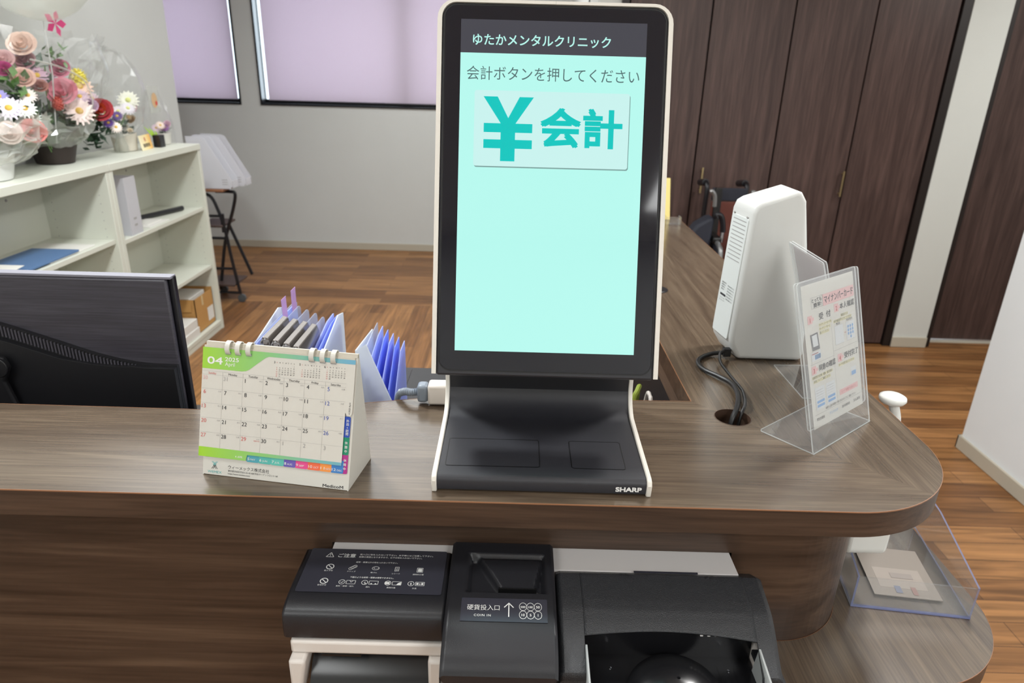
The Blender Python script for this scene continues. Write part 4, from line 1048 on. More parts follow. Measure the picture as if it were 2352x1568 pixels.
# white hooks on the outside of the counter
def hook(cx, cy, cz, lab):
    r = thing('cane_hook', lab, 'hook', (cx, cy, cz), 'white hooks on the counter side')
    MB().box(cx - .0005, cy - .028, cz - .030, cx + .012, cy + .028, cz + .045).build('back_plate', 'm_hook', r, bevel=.010, seg=4)
    p = smooth_path([(cx + .008, cy, cz), (cx + .06, cy, cz - .02), (cx + .12, cy, cz - .015), (cx + .148, cy, cz + .02), (cx + .145, cy, cz + .06), (cx + .133, cy, cz + .096)], 6)
    MB().tube(p, .0085, 12).build('arm', 'm_hook', r)
    MB().lathe([(.006, -.008), (.019, -.006), (.0225, .0), (.0215, .005), (.016, .008), (.001, .0088)], (cx + .130, cy, cz + .103), 24).build('knob', 'm_hook', r, smooth=60)
    return r
M['m_hook'] = plain('white_glossy_hook', '#e4e6e2', .2)
hook(.5365, 1.078, .884, 'white knob-ended hook rising past the outer edge of the counter behind the guide stand')
q = MB(); q.prism(rrect(.885, .800, .960, .915, .018, 6), 'x', .536, .600)
tag(q.build('wall_box', 'm_hook', bevel=.006, seg=3), 'small white rounded box fixed to the counter side under the worktop corner', 'box')

# ================================================================== bookcases along the left wall
def bookcase(y0, y1, shelves, label, floor_z=.055):
    X0, X1, H_ = -2.075, -1.77, 1.088
    r = thing('bookcase', label, 'bookcase', ((X0 + X1) / 2, (y0 + y1) / 2, 0), 'low ivory bookcases against the white wall')
    t_ = .027
    MB().box(X0, y0, 0, X1, y0 + t_, H_ - .032).build('side_panel', 'shelf', r, bevel=.0015)
    MB().box(X0, y1 - t_, 0, X1, y1, H_ - .032).build('side_panel', 'shelf', r, bevel=.0015)
    MB().box(X0, y0, H_ - .032, X1 + .004, y1, H_).build('top_panel', 'shelf', r, bevel=.002)
    MB().box(X0, y0 + t_, floor_z - .022, X1 - .003, y1 - t_, floor_z).build('bottom_panel', 'shelf', r, bevel=.001)
    MB().box(X1 - .02, y0 + t_, 0, X1 - .006, y1 - t_, floor_z - .022).build('plinth', 'shelf', r)
    MB().box(X0, y0 + t_, floor_z, X0 + .008, y1 - t_, H_ - .032).build('back_panel', 'shelf', r)
    for z in shelves: MB().box(X0 + .008, y0 + t_ + .001, z - .020, X1 - .012, y1 - t_ - .001, z).build('shelf_board', 'shelf', r, bevel=.001)
    for yy in (y0 + t_ + .0005, y1 - t_ - .0007):
        q = MB()
        for k in range(22):
            for xx in (X0 + .045, X1 - .045): q.lathe([(.0025, 0), (.0025, .0003)], (xx, yy, .18 + k * .037), 6, axis='y')
        o = q.build('peg_holes', 'inkl', r, smooth=0); o['kind'] = 'stuff'
    for k in range(3): MB().lathe([(.006, 0), (.005, .003), (.001, .0035)], (X0 + .008, y0 + .22 + k * .22, .965), 10, axis='x').build('panel_screw', 'inkl', r)
    return r
bookcase(3.012, 3.920, (.742, .402), 'right-hand ivory bookcase with a white file box, black pen case and cartons')
bookcase(2.104, 3.010, (.762, .410), 'left-hand ivory bookcase with papers lying on its middle shelf, flower basket on top')
FZ = .055

def filebox(y, x0, x1, z, h, w_, label, group=None, slope=True, loc=None, rot=None):
    """frosted magazine file, open at the top, front edge towards +x"""
    r = thing('file_box', label, 'file box', ((x0 + x1) / 2, y + w_ / 2, z), group)
    pr = [(x0, z), (x1, z), (x1, z + h * (.42 if slope else 1)), (x1 - .09 if slope else x1, z + h), (x0, z + h)]
    for yy in (y, y + w_ - .002): MB().prism([(a_, b_) for a_, b_ in pr], 'y', yy, yy + .002).build('side_wall', 'file_white', r)
    MB().box(x0, y + .002, z, x1, y + w_ - .002, z + .002).build('bottom', 'file_white', r)
    MB().box(x0, y + .002, z + .002, x0 + .002, y + w_ - .002, z + h).build('back_wall', 'file_white', r)
    if slope: MB().box(x1 - .002, y + .002, z + .002, x1, y + w_ - .002, z + h * .42).build('front_wall', 'file_white', r)
    else:
        MB().box(x1 - .002, y + .002, z + .002, x1, y + w_ - .002, z + h).build('front_wall', 'file_white', r)
        for k in range(2): MB().box(x1 + .0001, y + w_ * .35, z + .04 + k * .03, x1 + .0006, y + w_ * .6, z + .05 + k * .03).build('logo', 'inkl', r)
    return r
filebox(3.14, -2.04, -1.79, .742, .265, .100, 'tall frosted white file box standing on the middle shelf of the right bookcase', slope=False)
q = MB(); q.hexa([(-1.96, 3.42, .7425), (-1.95, 3.405, .7425), (-1.83, 3.66, .7425), (-1.84, 3.675, .7425), (-1.96, 3.42, .765), (-1.95, 3.405, .765), (-1.83, 3.66, .765), (-1.84, 3.675, .765)])
q = MB(); q.tube([(-1.93, 3.46, .758), (-1.84, 3.76, .758)], .013, 10)
tag(q.build('pen_case', 'black'), 'long black pen case lying on the middle shelf of the right bookcase', 'pen case')
q = MB(); q.box(-1.90, 3.32, .7425, -1.80, 3.52, .746); q.box(-1.93, 3.36, .746, -1.83, 3.50, .749)
tag(q.build('loose_papers', 'paper'), 'white papers lying beside the file box on the right bookcase shelf', 'papers')
# left bookcase shelf papers
tag(MB().box(-2.02, 2.56, .7625, -1.80, 2.86, .768).build('paper_stack', 'paper', bevel=.001), 'thin white paper stack at the far end of the left bookcase shelf', 'papers')
q = MB(); q.box(-2.02, 2.30, .7625, -1.795, 2.70, .7720, 0)
q.v = [(x, y, z) for x, y, z in q.v]
tag(MB().box(-1.99, 2.24, .768, -1.795, 2.74, .776).build('blue_folder', plain('blue_folder', '#54749e', .5), bevel=.001), 'flat blue folder lying across the papers on the left bookcase shelf', 'folder')
bpy.data.objects['blue_folder'].location.z += .0005
q = MB(); q.slab((-1.93, 2.18, .778), (-1.79, 2.18, .778), (-1.80, 2.42, .795), (-1.94, 2.42, .795), .001)
lfy = q.build('flyer', 'paper', smooth=0); tag(lfy, 'white flyer with a green patch on the blue folder, at the left edge', 'flyer')
q = MB(); q.slab((-1.90, 2.24, .7832), (-1.82, 2.24, .7832), (-1.825, 2.32, .7888), (-1.905, 2.32, .7888), .0006); q.build('green_patch', plain('pale_green_print', '#b9d58f', .6), lfy, smooth=0)
# cartons on the floor of the right bookcase
r = thing('carton', 'open brown cardboard box at the far end of the bottom of the right bookcase', 'box', (-1.92, 3.77, FZ))
q = MB(); xa, xb, ya, yb, zt = -2.04, -1.80, 3.652, 3.885, .258
q.box(xa, ya, FZ, xb, yb, FZ + .004); q.box(xa, ya, FZ, xb, ya + .004, zt); q.box(xa, yb - .004, FZ, xb, yb, zt + .012); q.box(xa, ya, FZ, xa + .004, yb, zt); q.box(xb - .004, ya, FZ, xb, yb, zt)
q.build('box_body', 'card_box', r, smooth=0)
q = MB(); q.slab((xa + .02, ya + .002, zt), (xb - .02, ya + .002, zt), (xb - .02, ya - .006, zt - .07), (xa + .02, ya - .006, zt - .07), .003); q.build('flap', 'card_box', r, smooth=0)
q = MB(); q.slab((xa, yb - .004, zt), (xa, ya + .004, zt), (xa + .005, ya + .004, zt + .035), (xa + .005, yb - .004, zt + .035), .003); q.build('flap', 'card_box', r, smooth=0)
MB().box(xb + .0002, ya + .145, .085, xb + .0008, ya + .222, .165).build('shipping_label', 'paper', r)
MB().box(xb + .0002, ya + .085, .20, xb + .0007, ya + .105, .258).build('tape', plain('packing_tape', '#cbb78c', .3), r)
tag(MB().box(-2.03, 3.660, .200, -1.83, 3.850, .264).build('paper_ream', 'paper', bevel=.002), 'white paper ream sticking out of the cardboard box', 'paper')
for i, (a_, b_, c, d, z0, z1) in enumerate(((-1.98, 3.455, -1.785, 3.640, FZ, FZ + .052), (-1.97, 3.46, -1.79, 3.635, FZ + .0525, FZ + .103))):
    tag(MB().box(a_, b_, z0, c, d, z1).build('white_carton', 'paper', bevel=.003), ('lower white carton in front of the cardboard box on the bookcase floor', 'upper white carton on top of the other white carton in the right bookcase')[i], 'box')

# ------------------------------------------------------------------ flowers on the bookcases
TZ = 1.088
def rot_to(n):
    n = Vector(n).normalized(); return n.to_track_quat('Z', 'Y').to_matrix().to_4x4()
def fmat(c, n, r): return Matrix.Translation(Vector(c)) @ rot_to(n) @ Matrix.Rotation(r, 4, 'Z')
pc = {}
def pmat(c):
    if c not in pc: pc[c] = plain('petal_' + c.strip('#'), c, .6, var=.08, vscale=40)
    return pc[c]
def daisy(c, n, R, col, mid, parent, k=16, rows=2, nm='flower'):
    q = MB(fmat(c, n, random.random()))
    for j in range(rows):
        for i in range(k):
            a = 2 * PI * (i + .5 * j) / k; rr = R * (1 - .18 * j); wd = R * 3.4 / k
            ca, sa = math.cos(a), math.sin(a)
            def P(d, s, h): return (ca * d - sa * s, sa * d + ca * s, h)
            h = .12 * R * j
            q.add([P(.15 * R, -wd * .3, h), P(.15 * R, wd * .3, h), P(.6 * rr, wd * .55, h + .12 * R), P(.6 * rr, -wd * .55, h + .12 * R), P(rr, wd * .2, h + .02 * R), P(rr, -wd * .2, h + .02 * R)], [(0, 3, 2, 1), (3, 5, 4, 2)], 0)
    q.lathe([(.26 * R, .06 * R), (.24 * R, .20 * R), (.12 * R, .27 * R), (.001, .28 * R)], (0, 0, 0), 12, 1)
    return q.build(nm, [pmat(col), pmat(mid)], parent, smooth=60)
def rose(c, n, R, col, parent, inner=None, nm='flower'):
    q = MB(fmat(c, n, random.random() * 6))
    for L_, (rad, k, hgt, op) in enumerate(((.30, 3, .95, .05), (.55, 4, .85, .12), (.80, 5, .70, .22), (1.0, 6, .48, .34))):
        for i in range(k):
            a0 = 2 * PI * i / k + L_ * .7
            vs = []; m_ = 5
            for t_ in range(m_):
                v = t_ / (m_ - 1)
                for s in range(5):
                    u = (s / 4 - .5) * (2 * PI / k) * 1.25
                    rr = R * rad * (.45 + .55 * math.sin(v * PI * .5)) + R * op * v * v - R * .06 * (abs(s - 2) / 2) ** 2 * v
                    vs.append((rr * math.cos(a0 + u), rr * math.sin(a0 + u), R * (hgt * v - .35 - .10 * v * (abs(s - 2) / 2) ** 2)))
            q.add(vs, [(t_ * 5 + s, t_ * 5 + s + 1, t_ * 5 + s + 6, t_ * 5 + s + 5) for t_ in range(m_ - 1) for s in range(4)], 1 if (inner and L_ < 2) else 0)
    q.ball((0, 0, R * -.1), R * .3, 8, 6, 0)
    return q.build(nm, [pmat(col), pmat(inner or col)], parent, smooth=60)
def pompon(c, R, col, parent, nm='flower'):
    q = MB(Matrix.Translation(Vector(c)))
    for i in range(90):
        z = 1 - 2 * (i + .5) / 90; a = i * 2.39996; rr = math.sqrt(1 - z * z); d = Vector((rr * math.cos(a), rr * math.sin(a), z))
        t_ = d.cross(Vector((0, 0, 1)));
        if t_.length < .05: t_ = Vector((1, 0, 0))
        t_.normalize(); b_ = d.cross(t_)
        q.add([d * R * .55 - t_ * R * .12, d * R * .55 + t_ * R * .12, d * R * .95 + t_ * R * .13 + b_ * R * .1, d * R * .95 - t_ * R * .13 + b_ * R * .1], [(0, 1, 2, 3)])
    q.ball((0, 0, 0), R * .72, 10, 8)
    return q.build(nm, pmat(col), parent, smooth=0)
def sprig(q, c, n, R, k, mi=0):
    for i in range(k):
        d = Vector((random.uniform(-1, 1), random.uniform(-1, 1), random.uniform(-.2, 1))).normalized()
        b = Vector(c) + Vector([random.uniform(-R, R) * .6 for _ in range(3)]); t_ = d.cross(Vector((.3, .2, 1))).normalized() * R * random.uniform(.14, .26); l_ = R * random.uniform(.5, .95)
        q.add([b, b + d * l_ * .5 + t_, b + d * l_, b + d * l_ * .5 - t_], [(0, 1, 2, 3)], mi)
CAMP = Vector((0, 0, 1.5))
def F_(kind, y, z, x, R, col, parent, mid='#d8b24a', inner=None):
    c = Vector((x, y, z)); n = (CAMP - c).normalized() * .8 + Vector((random.uniform(-.3, .3), random.uniform(-.3, .3), .5))
    if kind == 'd': return daisy(c, n, R, col, mid, parent)
    if kind == 'r': return rose(c, n, R * .66, col, parent, inner)
    return pompon(c, R, col, parent)
fb = thing('flower_basket', 'large mixed flower arrangement in a dark basket wrapped in cellophane on the bookcases', 'flower arrangement', (-1.93, 2.93, TZ))
MB().lathe([(.064, .001), (.072, .004), (.094, .088), (.088, .090), (.084, .060), (.001, .055)], (-1.978, 2.99, TZ), 24).build('basket', 'basket', fb, bevel=.002, smooth=50)
for a in ((2.734, 1.465, -1.93, .034, '#b52d78', 'r'), (2.865, 1.555, -1.93, .062, '#eacfc0', 'r'), (2.885, 1.498, -1.95, .050, '#c08a92', 'r'), (3.055, 1.468, -1.92, .046, '#cf6f8c', 'r'),
          (3.133, 1.428, -1.90, .046, '#e7da4a', 'p'), (2.975, 1.380, -1.88, .070, '#dd8797', 'r'), (3.115, 1.395, -1.89, .055, '#f1cdb8', 'd'), (3.015, 1.300, -1.85, .060, '#f2dfd8', 'd'),
          (3.190, 1.298, -1.86, .062, '#b8454c', 'r'), (3.071, 1.355, -1.87, .040, '#d6bccb', 'd'), (3.11, 1.322, -1.86, .042, '#c3a3bb', 'r'), (3.348, 1.262, -1.88, .026, '#5a3a86', 'd'),
          (3.215, 1.240, -1.85, .026, '#5b3d88', 'd'), (2.785, 1.434, -1.90, .050, '#e6c2b4', 'r'), (2.84, 1.405, -1.88, .036, '#b0796f', 'r'), (2.80, 1.50, -1.97, .045, '#dfb9b8', 'r'),
          (3.29, 1.275, -1.90, .030, '#e9e1d2', 'd'), (2.90, 1.44, -1.92, .040, '#c7a3b6', 'd'), (3.15, 1.36, -1.95, .040, '#d9a7b4', 'r'), (2.93, 1.335, -1.88, .030, '#c24b3d', 'p'), (3.24, 1.34, -1.92, .035, '#dcc2cc', 'd'),
          (3.02, 1.42, -1.96, .040, '#cfa0bb', 'd'), (2.76, 1.37, -1.88, .032, '#efe6df', 'd'), (3.25, 1.22, -1.84, .028, '#efe2d8', 'd')):
    F_(a[5], a[0], a[1], a[2], a[3], a[4], fb, inner=('#d8633f' if a[4] == '#b8454c' else None))
q = MB()
for (y, z, R, k, mi) in ((2.92, 1.27, .07, 60, 1), (2.87, 1.34, .07, 50, 1), (3.23, 1.37, .05, 40, 0), (2.95, 1.22, .07, 60, 0), (3.10, 1.22, .08, 70, 0), (3.0, 1.25, .09, 70, 1), (2.80, 1.30, .08, 60, 1), (3.28, 1.22, .06, 40, 1), (3.05, 1.5, .06, 30, 0), (2.9, 1.44, .07, 40, 1), (2.75, 1.4, .07, 40, 0), (3.12, 1.30, .07, 50, 0), (3.2, 1.17, .07, 40, 1), (2.85, 1.2, .06, 40, 0)):
    sprig(q, (-1.93 + random.uniform(-.04, .03), y, z), None, R, k, mi)
for i in range(26):
    y, z = random.uniform(2.76, 3.28), random.uniform(1.2, 1.5)
    q.tube([(-1.975, 2.98 + (y - 2.98) * .15, TZ + .06), (-1.93, (y + 2.93) / 2, (z + TZ) / 2), (-1.93, y, z)], .0022, 5, 0)
q.build('foliage', ['leaf', 'leafd'], fb, smooth=0)
def wrap(pts_lo, pts_hi, mat, parent, nm='cellophane', seed=1, n=40, k=10, jag=.02):
    """crinkled film between a lower ring and an upper ring"""
    rnd = random.Random(seed); q = MB(); vs = []
    for j in range(k + 1):
        t_ = j / k
        for i in range(n):
            a = 2 * PI * i / n
            lo = Vector(pts_lo[0]) + Vector((pts_lo[1] * math.cos(a), pts_lo[2] * math.sin(a), 0)); hi = Vector(pts_hi[0]) + Vector((pts_hi[1] * math.cos(a), pts_hi[2] * math.sin(a), 0))
            p = lo.lerp(hi, t_) ; bul = math.sin(t_ * PI) * pts_hi[3]
            p += Vector((math.cos(a) * bul, math.sin(a) * bul, 0)) + Vector([rnd.uniform(-1, 1) * jag * (.3 + t_) for _ in range(3)])
            p.x = max(p.x, -2.066); p.z = max(p.z, TZ + .0015)
            vs.append(p)
    fs = [(j * n + i, j * n + (i + 1) % n, (j + 1) * n + (i + 1) % n, (j + 1) * n + i) for j in range(k) for i in range(n)]
    q.add(vs, fs); return q.build(nm, mat, parent, smooth=0)
wrap(((-1.975, 2.99, TZ + .085), .085, .10), ((-1.94, 3.02, 1.60), .12, .36, .06), 'film', fb, seed=3, jag=.020)
wrap(((-1.975, 2.99, TZ + .075), .092, .098), ((-1.95, 3.0, TZ + .165), .11, .20, .01), 'film_w', fb, 'tissue_wrap', seed=21, n=36, k=5, jag=.016)
q = MB(); q.tube(smooth_path([(-1.80, 2.70, 1.50), (-1.80, 2.85, 1.478), (-1.80, 2.98, 1.44), (-1.795, 3.02, 1.40), (-1.79, 3.02, 1.33), (-1.80, 2.97, 1.28)], 6), .0035, 6); q.build('film_fold', 'film_w', fb)
# left arrangement, cut by the picture edge
f2 = thing('flower_basket', 'white and coral flower arrangement in frosted wrap at the left edge on the bookcase', 'flower arrangement', (-1.93, 2.52, TZ))
for a in ((2.655, 1.250, -1.82, .055, '#e08a84', 'r'), (2.70, 1.325, -1.86, .040, '#e9ebe6', 'd'), (2.60, 1.33, -1.85, .05, '#e6ddea', 'd'), (2.76, 1.285, -1.88, .032, '#e7ebe4', 'd'), (2.56, 1.25, -1.84, .05, '#ecd9d2', 'r'), (2.63, 1.37, -1.9, .035, '#8d86bd', 'd')):
    F_(a[5], a[0], a[1], a[2], a[3], a[4], f2)
q = MB()
for (y, z, R, k, mi) in ((2.72, 1.25, .06, 50, 0), (2.62, 1.22, .07, 50, 0), (2.70, 1.30, .06, 40, 1), (2.55, 1.3, .07, 40, 1)): sprig(q, (-1.90, y, z), None, R, k, mi)
q.tube([(-1.93, 2.53, TZ + .08), (-1.92, 2.6, 1.2), (-1.9, 2.66, 1.27)], .003, 6)
q.build('foliage', ['leaf', 'leafd'], f2, smooth=0)
MB().lathe([(.08, .001), (.09, .003), (.11, .09), (.10, .09), (.001, .06)], (-1.93, 2.50, TZ), 20).build('pot', 'rd_white', f2)
wrap(((-1.93, 2.52, TZ + .06), .115, .13), ((-1.92, 2.62, 1.30), .13, .21, .03), 'film_w', f2, 'wrap', seed=9, jag=.02)
# clear gift bubble on the right of the arrangement
gb = thing('gift_balloon', 'clear round gift balloon wrapped beside the flowers, pale flowers inside', 'balloon', (-1.93, 3.42, 1.10))
q = MB(Matrix.Translation(Vector((-1.93, 3.43, 1.36)))); q.ball((0, 0, 0), .140, 18, 11, 0, 1.4)
rnd = random.Random(4); q.v = [(max(-2.06, x + rnd.uniform(-.006, .006)), y + rnd.uniform(-.016, .016), z + rnd.uniform(-.016, .016)) for x, y, z in q.v]
q.build('balloon_skin', 'film', gb, smooth=0)
for a in ((3.505, 1.325, -1.90, .050, '#efeede', 'd'), (3.47, 1.29, -1.89, .035, '#e4dfe6', 'd'), (3.56, 1.29, -1.92, .030, '#dcb8bf', 'r'), (3.40, 1.28, -1.9, .03, '#e4dbe0', 'd')): F_(a[5], a[0], a[1], a[2], a[3], a[4], gb, mid='#d9dd86')
q = MB(); q.lathe([(.012, 0), (.03, .004), (.03, .03), (.016, .08), (.012, .12)], (-1.93, 3.43, TZ + .001), 14); q.build('balloon_base', 'film_w', gb)
q = MB(); q.tube(smooth_path([(-1.92, 3.43, 1.20), (-1.91, 3.46, 1.25), (-1.90, 3.50, 1.31)], 5), .003, 6).tube(smooth_path([(-1.92, 3.43, 1.20), (-1.91, 3.42, 1.25), (-1.90, 3.41, 1.28)], 5), .003, 6); q.build('stem', 'leaf', gb)
# small pot with dried blooms and a message card
pt_ = thing('flower_pot', 'cream pot of small dried blooms beside the message card on the bookcase', 'flower pot', (-1.95, 3.50, TZ))
MB().lathe([(.045, .001), (.052, .003), (.060, .085), (.054, .085), (.05, .06), (.001, .055)], (-1.95, 3.50, TZ), 20).build('pot', 'cardb', pt_)
for i in range(9): F_('d' if i % 2 else 'r', 3.50 + random.uniform(-.06, .06), TZ + random.uniform(.10, .16), -1.94 + random.uniform(-.03, .04), .016, ('#e3d2b6', '#b99a72', '#e9e2d2')[i % 3], pt_)
q = MB(); sprig(q, (-1.95, 3.50, TZ + .10), None, .05, 50, 0); q.tube([(-1.95, 3.50, TZ + .06), (-1.95, 3.50, TZ + .14)], .004, 6); q.build('foliage', ['leafd'], pt_, smooth=0)
q = MB(frame((-1.87, 3.505, TZ + .0005), Vector((-.02, .155, 0)).normalized(), Vector((-.18, 0, 1)).normalized()))
q.prism([(0, 0), (.145, 0), (.145, .072), (0, .072)], 'z', -.0015, 0, 0)
mc = tag(q.build('message_card', ramp_x('cream_to_orange_card', [(0, '#f0e6c4'), (.55, '#f0d89a'), (1, '#e9a94c')], 0, .15, axis=1), smooth=0), 'small cream and orange message card propped against the dried flower pot', 'card')
mc.data.transform(Matrix.Translation((1.87, -3.505, -TZ))); mc.location = (-1.87, 3.505, TZ)
q = MB(frame((-1.87, 3.505, TZ + .0005), Vector((-.02, .155, 0)).normalized(), Vector((-.18, 0, 1)).normalized()))
q.text('祝', .058, .042, .022, 0, bold=.01, z=.0006); q.text('御開院', .028, .014, .020, 1, fit=.09, bold=.01, z=.0006)
q.build('card_text', ['red', 'inkd'], mc, smooth=0)
tag(MB().box(-1.90, 3.675, TZ + .0005, -1.86, 3.725, TZ + .062).build('small_box', 'black', bevel=.003), 'small black box behind the message card on the bookcase', 'box')
q = MB()
for (dy, dz, w_) in ((.0, .12, .014), (-.05, .13, .012), (.06, .10, .012)):
    b = Vector((-1.90, 3.75, TZ + .003)); pts = [b + Vector((0, dy * t_ - .10 * t_, dz * t_ - .02 * t_ * t_)) for t_ in (0, .35, .7, 1)]
    q.add([pts[0] + Vector((0, .006, 0)), pts[0] - Vector((0, .006, 0)), pts[1] - Vector((0, w_, 0)), pts[1] + Vector((0, w_, 0)), pts[2] + Vector((0, w_ * .8, .003)), pts[2] - Vector((0, w_ * .8, -.003)), pts[3]], [(0, 1, 2, 3), (3, 2, 5, 4), (4, 5, 6)])
tag(q.build('ribbon_leaf', 'lime', smooth=0), 'lime green leaf spray leaning behind the message card', 'leaf')
pb = thing('wrapped_bouquet', 'small purple bouquet in a clear gift bag at the far end of the bookcase', 'bouquet', (-1.93, 3.835, TZ))
MB().lathe([(.035, .001), (.042, .003), (.048, .06), (.04, .06), (.001, .05)], (-1.93, 3.835, TZ), 18).build('pot', 'card', pb)
for i, c in enumerate(('#a763a8', '#e4bfd0', '#8f4f9c', '#ddb7c8', '#ecd6c9', '#b57fb4', '#dcc4d2')): F_('r' if i % 2 else 'd', 3.835 + random.uniform(-.05, .05), TZ + random.uniform(.07, .12), -1.91 + random.uniform(-.03, .03), .024, c, pb)
q = MB(); sprig(q, (-1.92, 3.835, TZ + .07), None, .04, 30, 0); q.build('foliage', 'leafd', pb, smooth=0)
wrap(((-1.93, 3.835, TZ + .002), .07, .075), ((-1.93, 3.80, TZ + .27), .02, .05, .02), 'film', pb, 'gift_bag', seed=12, n=20, k=7, jag=.010)
q = MB(frame((-1.90, 3.70, TZ + .17), Vector((0, 1, 0)), Vector((0, 0, 1)))); q.prism(rrect(0, 0, .10, .13, .004), 'z', 0, .004, 0); q.disc((.05, .06), .030, 1, .0046, 16, 1.25); q.disc((.065, .045), .012, 2, .005, 12)
tk = q.build('tag_card', ['film_w', pmat('#c9a67c'), pmat('#c4493a')], pb, smooth=0)
# big balloon at the very top left
bb = thing('party_balloon', 'large translucent white balloon above the flowers at the top left corner', 'balloon', (-1.85, 2.90, 1.66))
q = MB(); q.ball((-1.85, 2.90, 1.84), .20, 32, 20, 0, 1.0); q.build('balloon_skin', M['film_w'], bb, smooth=60)
q = MB(); q.tube([(-1.85, 2.90, 1.64), (-1.87, 2.92, 1.45), (-1.92, 2.93, 1.16)], .0025, 6); q.build('stick', 'rd_white', bb)
q = MB()
for i in range(5):
    a = i * 1.25; d = Vector((.01 * math.cos(a), .055 * math.cos(a), .05 * math.sin(a))); b = Vector((-1.84, 2.955, 1.635))
    t_ = Vector((0, -d.z, d.y)).normalized() * .016
    q.add([b, b + d * .6 + t_, b + d, b + d * .6 - t_], [(0, 1, 2, 3)])
q.build('bow', pmat('#d6417f'), bb, smooth=0)

# ================================================================== folding cart behind the bookcase
ct = thing('folding_cart', 'black folding cart with brown boards standing behind the end of the bookcase', 'cart', (-1.98, 4.50, 0))
B_ = MB; r_ = .011
XA, XB, YA, YB = -1.90, -2.02, 4.25, 4.62       # seen end-on; the long side runs to the left
def leg(pts, nm='leg'): return MB().tube(smooth_path(pts, 5), r_, 8).build(nm, 'black', ct)
for yy, dx in ((4.40, 0), ):
    leg([(-1.845, yy, .062), (-1.875, yy, .30), (-1.895, yy, .50), (-1.925, yy, .63), (-1.965, yy, .715), (-2.05, yy, .732)])
    leg([(-2.00, 4.46, .075), (-1.93, 4.46, .40), (-1.85, 4.46, .62), (-1.825, 4.46, .720), (-1.855, 4.46, .734), (-1.95, 4.46, .734)])
    leg([(-1.79, 4.50, .17), (-1.85, 4.49, .36), (-1.90, 4.48, .52)], 'strut')
MB().box(-2.06, 4.36, .745, -1.86, 4.62, .762).build('top_board', 'brownboard', ct, bevel=.004)
MB().box(-2.06, 4.37, .515, -1.90, 4.60, .530).build('shelf_board', 'darkbrown', ct, bevel=.003)
MB().box(-2.06, 4.37, .118, -1.865, 4.60, .132).build('shelf_board', 'darkbrown', ct, bevel=.003)
for z, xe in ((.585, -1.90), (.44, -1.885), (.235, -1.875), (.068, -1.85)):
    MB().tube([(-2.06, 4.40, z), (xe, 4.40, z)], .009, 8).build('cross_bar', 'black', ct)
MB().tube([(-1.902, 4.40, .48), (-1.902, 4.40, .60)], .014, 8).build('joint', 'black', ct)
for (x, y) in ((-1.842, 4.41), (-2.04, 4.60)):
    MB().lathe([(.008, -.012), (.027, -.010), (.028, 0), (.027, .010), (.008, .012)], (x, y, .0285), 16, axis='y').build('caster', plain('grey_rubber', '#4d5154', .5) if 'grey_rubber' not in bpy.data.materials else bpy.data.materials['grey_rubber'], ct)
# two frosted sorting boxes on top, leaning sideways profile with a long slanted front
def sloped(y, shift, lab):
    r = thing('file_box', lab, 'file box', (-1.93, y + .05, .764), 'frosted file boxes on the folding cart')
    p = [(-2.06, .764), (-1.80 + shift, .764), (-1.785 + shift, .790), (-1.785 + shift, .815), (-1.93 + shift, 1.070), (-1.95 + shift, 1.078), (-2.06, 1.082)]
    for yy in (y, y + .093): MB().prism(p, 'y', yy, yy + .003).build('side_wall', 'file_white', r)
    MB().slab((-1.785 + shift, y + .093, .764), (-1.785 + shift, y + .003, .764), (-1.785 + shift, y + .003, .815), (-1.785 + shift, y + .093, .815), .003).build('front_wall', 'file_white', r) if False else None
    q = MB(); q.box(-1.788 + shift, y + .003, .770, -1.785 + shift, y + .093, .815); q.build('front_wall', 'file_white', r)
    q = MB(); q.box(-2.05, y + .003, .764, -1.81 + shift, y + .093, .767); q.build('bottom', 'file_white', r)
    for k in range(3): MB().box(-1.850 + shift, y - .0006, .790 + k * .014, -1.815 + shift, y - .0001, .794 + k * .014).build('print', 'inkl', r)
sloped(4.38, -.015, 'nearer of the two frosted white file boxes on the folding cart')
sloped(4.50, .025, 'farther of the two frosted white file boxes on the folding cart')

# ================================================================== computer monitor seen from behind
mo = thing('computer_monitor', 'dark computer monitor seen from behind at the left, beyond the counter', 'monitor', (-.84, 1.12, .72))
MX0, MX1, MZ0, MZ1, MY = -1.125, -.572, .835, 1.167, 1.10
q = MB(); q.box(MX0, MY, MZ0, MX1, MY + .012, MZ1); q.build('screen_frame', 'black', mo, bevel=.002)
q = MB(); q.box(MX0 + .0035, MY - .010, MZ0, MX1 - .0085, MY - .0005, MZ1 - .0035); q.build('back_panel', 'monitor_back', mo, bevel=.003)
MB().box(MX0, MY - .008, MZ1 - .0032, MX1 - .001, MY + .012, MZ1 + .0015).build('top_edge', plain('grey_top_edge', '#7b7a84', .5), mo, bevel=.001)
# lower bulge whose top edge sweeps down to the right
cv = [(-.575 - .02, 1.0115), (-.632, 1.0125), (-.673, 1.018), (-.721, 1.030), (-.771, 1.047), (-.827, 1.066), (-.884, 1.084), (-.95, 1.10), (-1.03, 1.108), (-1.11, 1.10)]
cvs = [(p.x, p.y) for p in smooth_path([(a_, b_, 0) for a_, b_ in cv], 5)]
q = MB(); q.prism([(-.5808, MZ0)] + [(-.5808, 1.0115)] + cvs + [(-1.115, MZ0)], 'y', MY - .018, MY - .0102); q.build('lower_back', 'kmatte', mo, smooth=0)
low = [(x, z - .022 * min(1, max(0, (-.655 - x) / .12))) for x, z in cvs if x < -.655]
q = MB(); q.prism([(-.5812, MZ0), (-.5812, 1.0095), (-.632, 1.010), (-.66, 1.0125)] + [(x, z - .0035) for x, z in low] + [(-1.10, MZ0)], 'y', MY - .028, MY - .0182); q.build('bulge', 'kmatte', mo, bevel=.004, smooth=50)
vent = MB()
pts_v = [(x, z) for x, z in cvs if -.90 < x < -.645]
